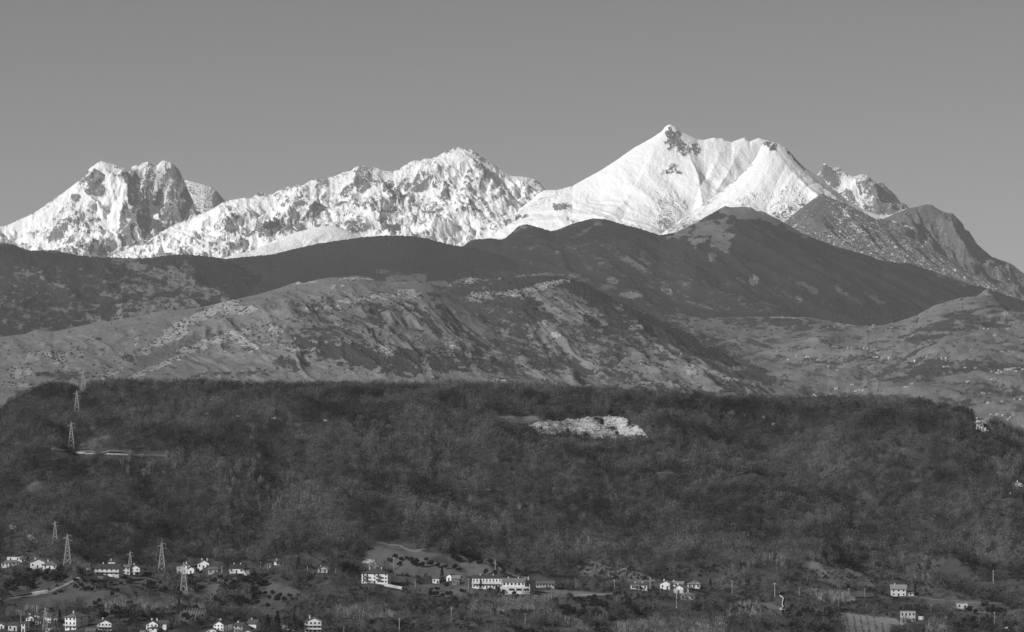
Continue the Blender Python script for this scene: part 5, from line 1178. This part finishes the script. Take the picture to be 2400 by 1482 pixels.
# --- vineyards
M_post = mat_var('weathered_post', .5, .2); post_me = MB().box(-.055, .055, -.055, .055, -.5, 1.7).mesh('post', M_post)
for i in range(13):
    row = None
    for j in range(9):
        u = 405 + i * 6.2 + j * 1.2; v = 1462 - j * 4.0 - i * .2
        if inpoly(np.array([u]), np.array([v]), VINE_L)[0]:
            g = ground(u, v)
            if row is None: row = empty('vine_row', tuple(g)); r0 = g.copy(); tag(row, 'row of pale vine posts on the small hillside vineyard', 'vine row', 'post rows of the hillside vineyard')
            po = link(bpy.data.objects.new('post', post_me), row); po.location = tuple(g - r0)
for k, (ua, ub) in enumerate([(1983, 1996), (1999, 2012), (2015, 2030), (2031, 2042), (2048, 2060), (2064, 2076)]):
    a = ground(ua, 1443 + k * 1.2); b = ground(ub, 1500); n_ = 34; bl = []
    for i in range(n_):
        q = a.lerp(b, i / n_); q.z = gz(q.x, q.y)
        if rng.random() < .85 - .3 * (k > 3): bl.append((q.x - a.x + rng.normal() * .15, q.y - a.y, q.z - a.z + .8, .55 + .35 * rng.random()))
    Vt, Ft = leaf_clump(520, bl, .22, 1200 + k)
    e = empty('vine_row', tuple(a)); tag(e, ['leftmost dark vine row on the pale tilled soil', 'second dark vine row from the left on the pale soil', 'third dark vine row from the left on the pale soil', 'fourth dark vine row from the left on the pale soil', 'fifth thin vine row on the pale soil', 'rightmost thin vine row on the pale soil'][k], 'vine row', 'vine rows on the pale soil')
    mesh_np('foliage', Vt, Ft, M_olive, e); pm = MB()
    for i in range(0, n_, 6):
        q = a.lerp(b, i / n_); z = gz(q.x, q.y); pm.box(q.x - a.x - .05, q.x - a.x + .05, q.y - a.y - .05, q.y - a.y + .05, z - a.z - .5, z - a.z + 1.7)
    pm.obj('posts', M_wood, e)

# --- parked car at the far right
c = ground(2363, 1475); e = empty('parked_car', tuple(c), .25); tag(e, 'white car parked in the field at the lower right corner', 'car')
prof = [(-2.1,.35),(-2.15,.85),(-1.5,.98),(-.95,1.45),(.75,1.48),(1.45,1.0),(2.1,.9),(2.15,.4)]
m = MB(); V_ = [(x, -.82, z) for x, z in prof] + [(x, .82, z) for x, z in prof]; k = len(prof)
m.add(V_, [tuple(range(k)), tuple(range(2 * k - 1, k - 1, -1))] + [(i, k + i, k + (i + 1) % k, (i + 1) % k) for i in range(k)]); m.obj('body', wallmat(.8), e)
for x0_, x1_ in ((-.85, -.1), (.0, .75)):
    for sy in (-.85, .83): MB().box(x0_, x1_, sy, sy + .02, 1.0, 1.36).obj('side_window', M_glass, e)
for x in (-1.35, 1.35):
    for y in (-.9, .7):
        w = MB(); n_ = 12; v = [(x + .33 * math.cos(6.283 * i / n_), y, .33 + .33 * math.sin(6.283 * i / n_)) for i in range(n_)] + [(x + .33 * math.cos(6.283 * i / n_), y + .2, .33 + .33 * math.sin(6.283 * i / n_)) for i in range(n_)]
        w.add(v, [tuple(range(n_)), tuple(range(2 * n_ - 1, n_ - 1, -1))] + [(i, n_ + i, n_ + (i + 1) % n_, (i + 1) % n_) for i in range(n_)]); w.obj('wheel', M_shut, e)
garden_wall('pale roadside parapet along the left hillside road', 176, 337, 1063, 1069, 1.1, wallmat(.34), 'road_parapet', 'parapet', .3)
garden_wall('pale low wall along the curving lane at the left', 2, 112, 1405, 1387, 1.2, wallmat(.26), 'lane_wall', 'wall', .4)

# ------------------------------------------------------------------ scattered bushes on the far slopes
def far_scrub(S, n, seed, test, name, label, size=(3.0, 6.0), tris=10):
    r = np.random.default_rng(seed); fr = np.where((S.T[:, 0] >= 0) & (S.T[:, 0] <= 1))[0]
    i = r.integers(fr[0], fr[-1], n * 6); j = r.integers(2, len(S.u) - 2, n * 6)
    w = test(S.u[j], S.v[i, j]); ok = (r.random(len(i)) < w) & (S.v[i, j] < 960); i, j = i[ok][:n], j[ok][:n]
    f = r.uniform(-.5, .5, len(i)); X = S.X[i, j] + (S.X[i, j + 1] - S.X[i, j]) * f; P = np.stack([X, S.Y[i, j], S.Z[i, j]], 1)
    d = r.normal(size=(len(i), tris, 3)); d /= np.linalg.norm(d, axis=2)[..., None]; s = r.uniform(size[0], size[1], len(i))[:, None, None]
    C = P[:, None] + d * s * .55 * np.array([1, 1, .8]) + np.array([0, 0, .4]) * s
    e1 = r.normal(size=C.shape); e1 /= np.linalg.norm(e1, axis=2)[..., None]; e2 = np.cross(d, e1)
    T_ = np.stack([C - e1 * s * .5, C + e1 * s * .4 - e2 * s * .4, C + e2 * s * .5], 2).reshape(-1, 3)
    o = mesh_np(name, T_, np.arange(len(T_)).reshape(-1, 3), M_farbush); tag(o, label, None, None, 'stuff')
M_farbush = mat_tree('far_bushes', .04, .25)
far_scrub(SJ, 1500, 61, lambda u, v: np.clip(.06 + .9 * sstep(.1, .6, paint(u, v, -.1, rJ, fbm(u / 22, v / 12, 155, 5) * .5)), 0, 1), 'scrub', 'small dark bushes dotted over the left rocky hill', (2.5, 5.5))
far_scrub(SJ2, 1800, 62, lambda u, v: np.clip(.12 + .7 * sstep(.1, .6, paint(u, v, -.1, rJ2, fbm(u / 22, v / 12, 145, 5) * .5)), 0, 1), 'scrub', 'small dark bushes dotted over the middle rocky hill', (2.5, 6))
far_scrub(SK, 1300, 63, lambda u, v: .5 * sstep(-.05, .25, fbm(u / 30, v / 6, 64, 4)) + .03, 'scrub', 'hedges and small trees between the valley fields', (3.5, 7))
far_scrub(SG, 1800, 65, lambda u, v: .6 * sstep(.95, .3, paint(u, v, .95, wG, fbm(u / 30, v / 16, 105, 5) * .7)), 'scrub', 'small dark trees dotted over the clearings of the left wooded mountain', (4, 9))

# ------------------------------------------------------------------ far villages
FAR = [(1957,767,7,3,0),(2009,774,7,3,0),(2040,770,6,3,0),(2046,768,5,3,0),(2050,763,6,3,0),(2042,774,6,3,0),(2036,774,5,2,0),(1976,768,5,2,0),(2001,771,5,3,0),(1941,769,5,2,0),
 (1954,814,6,3,1),(1963,815,6,3,1),(1990,818,5,3,1),(1998,818,6,2,1),(2015,816,8,3,1),(2028,818,6,4,1),(2035,819,5,4,1),(2057,829,5,4,1),(2071,840,13,5,1),(2086,840,8,4,1),(2049,840,7,4,1),(2058,838,5,4,1),
 (1868,832,6,3,2),(1869,838,5,2,2),(1892,838,12,4,2),(1916,845,5,3,2),(1922,844,5,3,2),(1850,844,6,3,2),(1910,865,5,3,2),(1944,861,5,3,2),(1965,869,6,3,2),
 (2129,842,5,4,3),(2138,848,6,2,3),(2147,846,6,3,3),(2172,837,4,3,3),(2210,840,6,3,3),(2221,840,9,3,3),(2215,861,9,3,3),(2223,860,5,3,3),(2179,799,6,2,3),
 (2309,772,6,3,4),(2318,771,4,2,4),(2364,772,8,3,4),(2380,768,7,3,4),(2332,788,7,4,4),(2281,820,12,3,4),(2330,828,7,3,4),(2351,826,7,3,4),(2365,825,5,2,4),(2376,826,5,2,4),(2262,863,7,3,4),(2286,864,8,3,4),
 (2327,872,8,3,5),(2338,876,9,5,5),(2344,869,8,3,5),(2350,873,8,3,5),(2358,867,8,3,5),(2366,868,10,4,5),(2373,866,9,4,5),(2379,864,8,3,5),(2380,871,9,3,5),(2390,863,5,2,5),(2399,867,8,3,5),(2346,851,5,3,5),(2324,891,6,4,5),(2333,889,4,2,5),(2266,897,6,4,5),(2272,895,4,3,5),
 (2121,908,7,3,6),(2128,908,7,3,6),(2136,901,5,3,6),(2141,901,4,3,6),(2160,931,6,3,6),(1996,903,5,3,6),(2003,903,5,3,6),(1960,913,9,4,6),(2005,918,9,3,6),(2016,915,5,4,6),(2022,916,7,3,6),(1949,926,6,3,6),(1908,927,5,4,6),(1914,929,6,3,6),(1892,931,8,4,6),(1837,908,6,2,6),
 (2305,923,9,4,7),(2319,923,9,3,7),(2315,946,7,4,7),(2348,943,8,5,7),(2382,938,8,5,7),(2395,938,7,5,7),
 (2201,953,5,3,8),(2208,956,6,3,8),(2215,957,5,3,8),(2221,956,5,4,8),(2227,960,6,4,8),(2233,957,6,5,8),(2238,961,5,4,8),(2244,957,6,4,8),(2250,951,6,4,8),(2247,964,5,4,8),(2241,953,4,3,8),
 (2361,985,6,3,9),(2366,982,6,3,9),(2371,979,6,3,9),(2377,976,6,3,9),(2383,974,6,3,9),(2378,970,6,3,9),(2387,973,5,3,9),(2322,972,8,2,9),(2338,972,8,2,9),(2352,973,7,2,9)]
CLN = ['tiny pale house of the hamlet under the white cliff', 'tiny white house in the hamlet in mid valley', 'tiny white house on the pale slope left of the mid valley hamlet', 'tiny white house scattered right of the mid valley hamlet', 'tiny white house high on the right valley side', 'tiny white house of the village at the right edge',
       'tiny white house on the valley floor just above the dark wood', 'tiny white house on the low valley fields at the right edge', 'tiny white house of the bright village behind the wooded crest', 'tiny pale house in the estate at the lower right of the valley']
def far_house(w, d, h, kind):
    m = MB(); wall_block(m, kind, -w / 2, w / 2, 0, d, -4, h, h * .45)
    return m
for (u, v, w, hh, g) in FAR:
    c = hit(SK, u, v); s = c.y / F; W = w * s * .9; H_ = max(hh * s * .75, 2.5); kind = 'gx' if w > hh * 1.6 else 'gy'
    e = empty('distant_house', tuple(c), float(rng.uniform(-.2, .5))); tag(e, CLN[g], 'house', CLN[g].replace('tiny ', '').replace('house', 'houses'))
    far_house(W, 8, H_, kind).obj('wall', wallmat(float(rng.choice([.35, .5, .62]))), e)
    roof_mesh(kind, -W / 2, W / 2, 0, 8, H_, H_ * .45).obj('roof', roofmat(float(rng.choice([.18, .3, .4]))), e)
for (u, v) in ((783, 671), (803, 671), (780, 676), (1180, 893)):
    c = hit(SJ, u, v); e = empty('distant_house', tuple(c)); tag(e, 'tiny pale mountain hut on the grassy hilltop', 'house', 'huts on the grassy hilltop')
    far_house(10, 6, 3, 'gx').obj('wall', wallmat(.75), e); roof_mesh('gx', -5, 5, 0, 6, 3, 1.4).obj('roof', roofmat(.3), e)

# ------------------------------------------------------------------ sun, sky, haze, camera
SUN_AZ = math.radians(62)      # to the left of straight behind the camera
SUN_EL = math.radians(29)
to_sun = Vector((-math.sin(SUN_AZ) * math.cos(SUN_EL), -math.cos(SUN_AZ) * math.cos(SUN_EL), math.sin(SUN_EL)))
sl = bpy.data.lights.new('sun', 'SUN'); sl.energy = 4.4; sl.angle = math.radians(.53); sl.color = (1, 1, 1)
so = link(bpy.data.objects.new('sun', sl)); so.rotation_euler = to_sun.to_track_quat('Z', 'Y').to_euler()
w = bpy.data.worlds.new('World'); scene.world = w; w.use_nodes = True
nt = w.node_tree; bg = nt.nodes['Background']
sky = nt.nodes.new('ShaderNodeTexSky'); sky.sky_type = 'NISHITA'; sky.sun_disc = False
sky.sun_elevation = SUN_EL; sky.sun_rotation = math.atan2(to_sun.x, to_sun.y); sky.altitude = 500; sky.air_density = 1.0; sky.dust_density = .6; sky.ozone_density = 1.
# monochrome photograph: one grey value from the sky, weighted as red-filtered film sees it
sp = nt.nodes.new('ShaderNodeSeparateColor'); nt.links.new(sky.outputs[0], sp.inputs[0])
def wm(op, a, b):
    n_ = nt.nodes.new('ShaderNodeMath'); n_.operation = op
    for i, x in enumerate((a, b)):
        if isinstance(x, (int, float)): n_.inputs[i].default_value = x
        else: nt.links.new(x, n_.inputs[i])
    return n_.outputs[0]
g_ = wm('ADD', wm('MULTIPLY', sp.outputs[0], SKYW[0]), wm('ADD', wm('MULTIPLY', sp.outputs[1], SKYW[1]), wm('MULTIPLY', sp.outputs[2], SKYW[2])))
cc = nt.nodes.new('ShaderNodeCombineColor')
for i in range(3): nt.links.new(g_, cc.inputs[i])
nt.links.new(cc.outputs[0], bg.inputs[0]); bg.inputs[1].default_value = SKYS

if HAZE > 0:
    hm = bpy.data.materials.new('haze'); hm.use_nodes = True; h = hm.node_tree; h.nodes.clear()
    out = h.nodes.new('ShaderNodeOutputMaterial'); pv_ = h.nodes.new('ShaderNodeVolumePrincipled')
    pv_.inputs['Color'].default_value = (.92, .92, .92, 1); pv_.inputs['Density'].default_value = HAZE; pv_.inputs['Anisotropy'].default_value = HAZEG
    h.links.new(pv_.outputs[0], out.inputs['Volume'])
    hb = MB().box(-43000, 43000, -35000, 51000, ZG - 40, 2350).obj('haze', hm); tag(hb, kind='stuff')

cam = bpy.data.cameras.new('camera'); cam.sensor_width = 36; cam.lens = 36 * F / 2400; cam.shift_x = 0; cam.shift_y = (CY - 741) / 2400
cam.clip_start = 1; cam.clip_end = 200000
co = link(bpy.data.objects.new('camera', cam)); co.location = (0, 0, 0); co.rotation_euler = (math.pi / 2, 0, 0); scene.camera = co
scene.view_settings.view_transform = 'Standard'; scene.view_settings.look = 'None'; scene.view_settings.exposure = EXPO; scene.view_settings.gamma = 1
scene.render.resolution_x = 1024; scene.render.resolution_y = 632
c_ = scene.cycles; c_.use_denoising = DENOISE; c_.denoiser = 'OPENIMAGEDENOISE'; c_.denoising_input_passes = 'RGB_ALBEDO_NORMAL'; c_.denoising_prefilter = 'NONE'; c_.max_bounces = 4; c_.diffuse_bounces = 2; c_.glossy_bounces = 1; c_.transmission_bounces = 1; c_.volume_bounces = 0; c_.transparent_max_bounces = 8
c_.volume_step_rate = 10; c_.use_adaptive_sampling = False
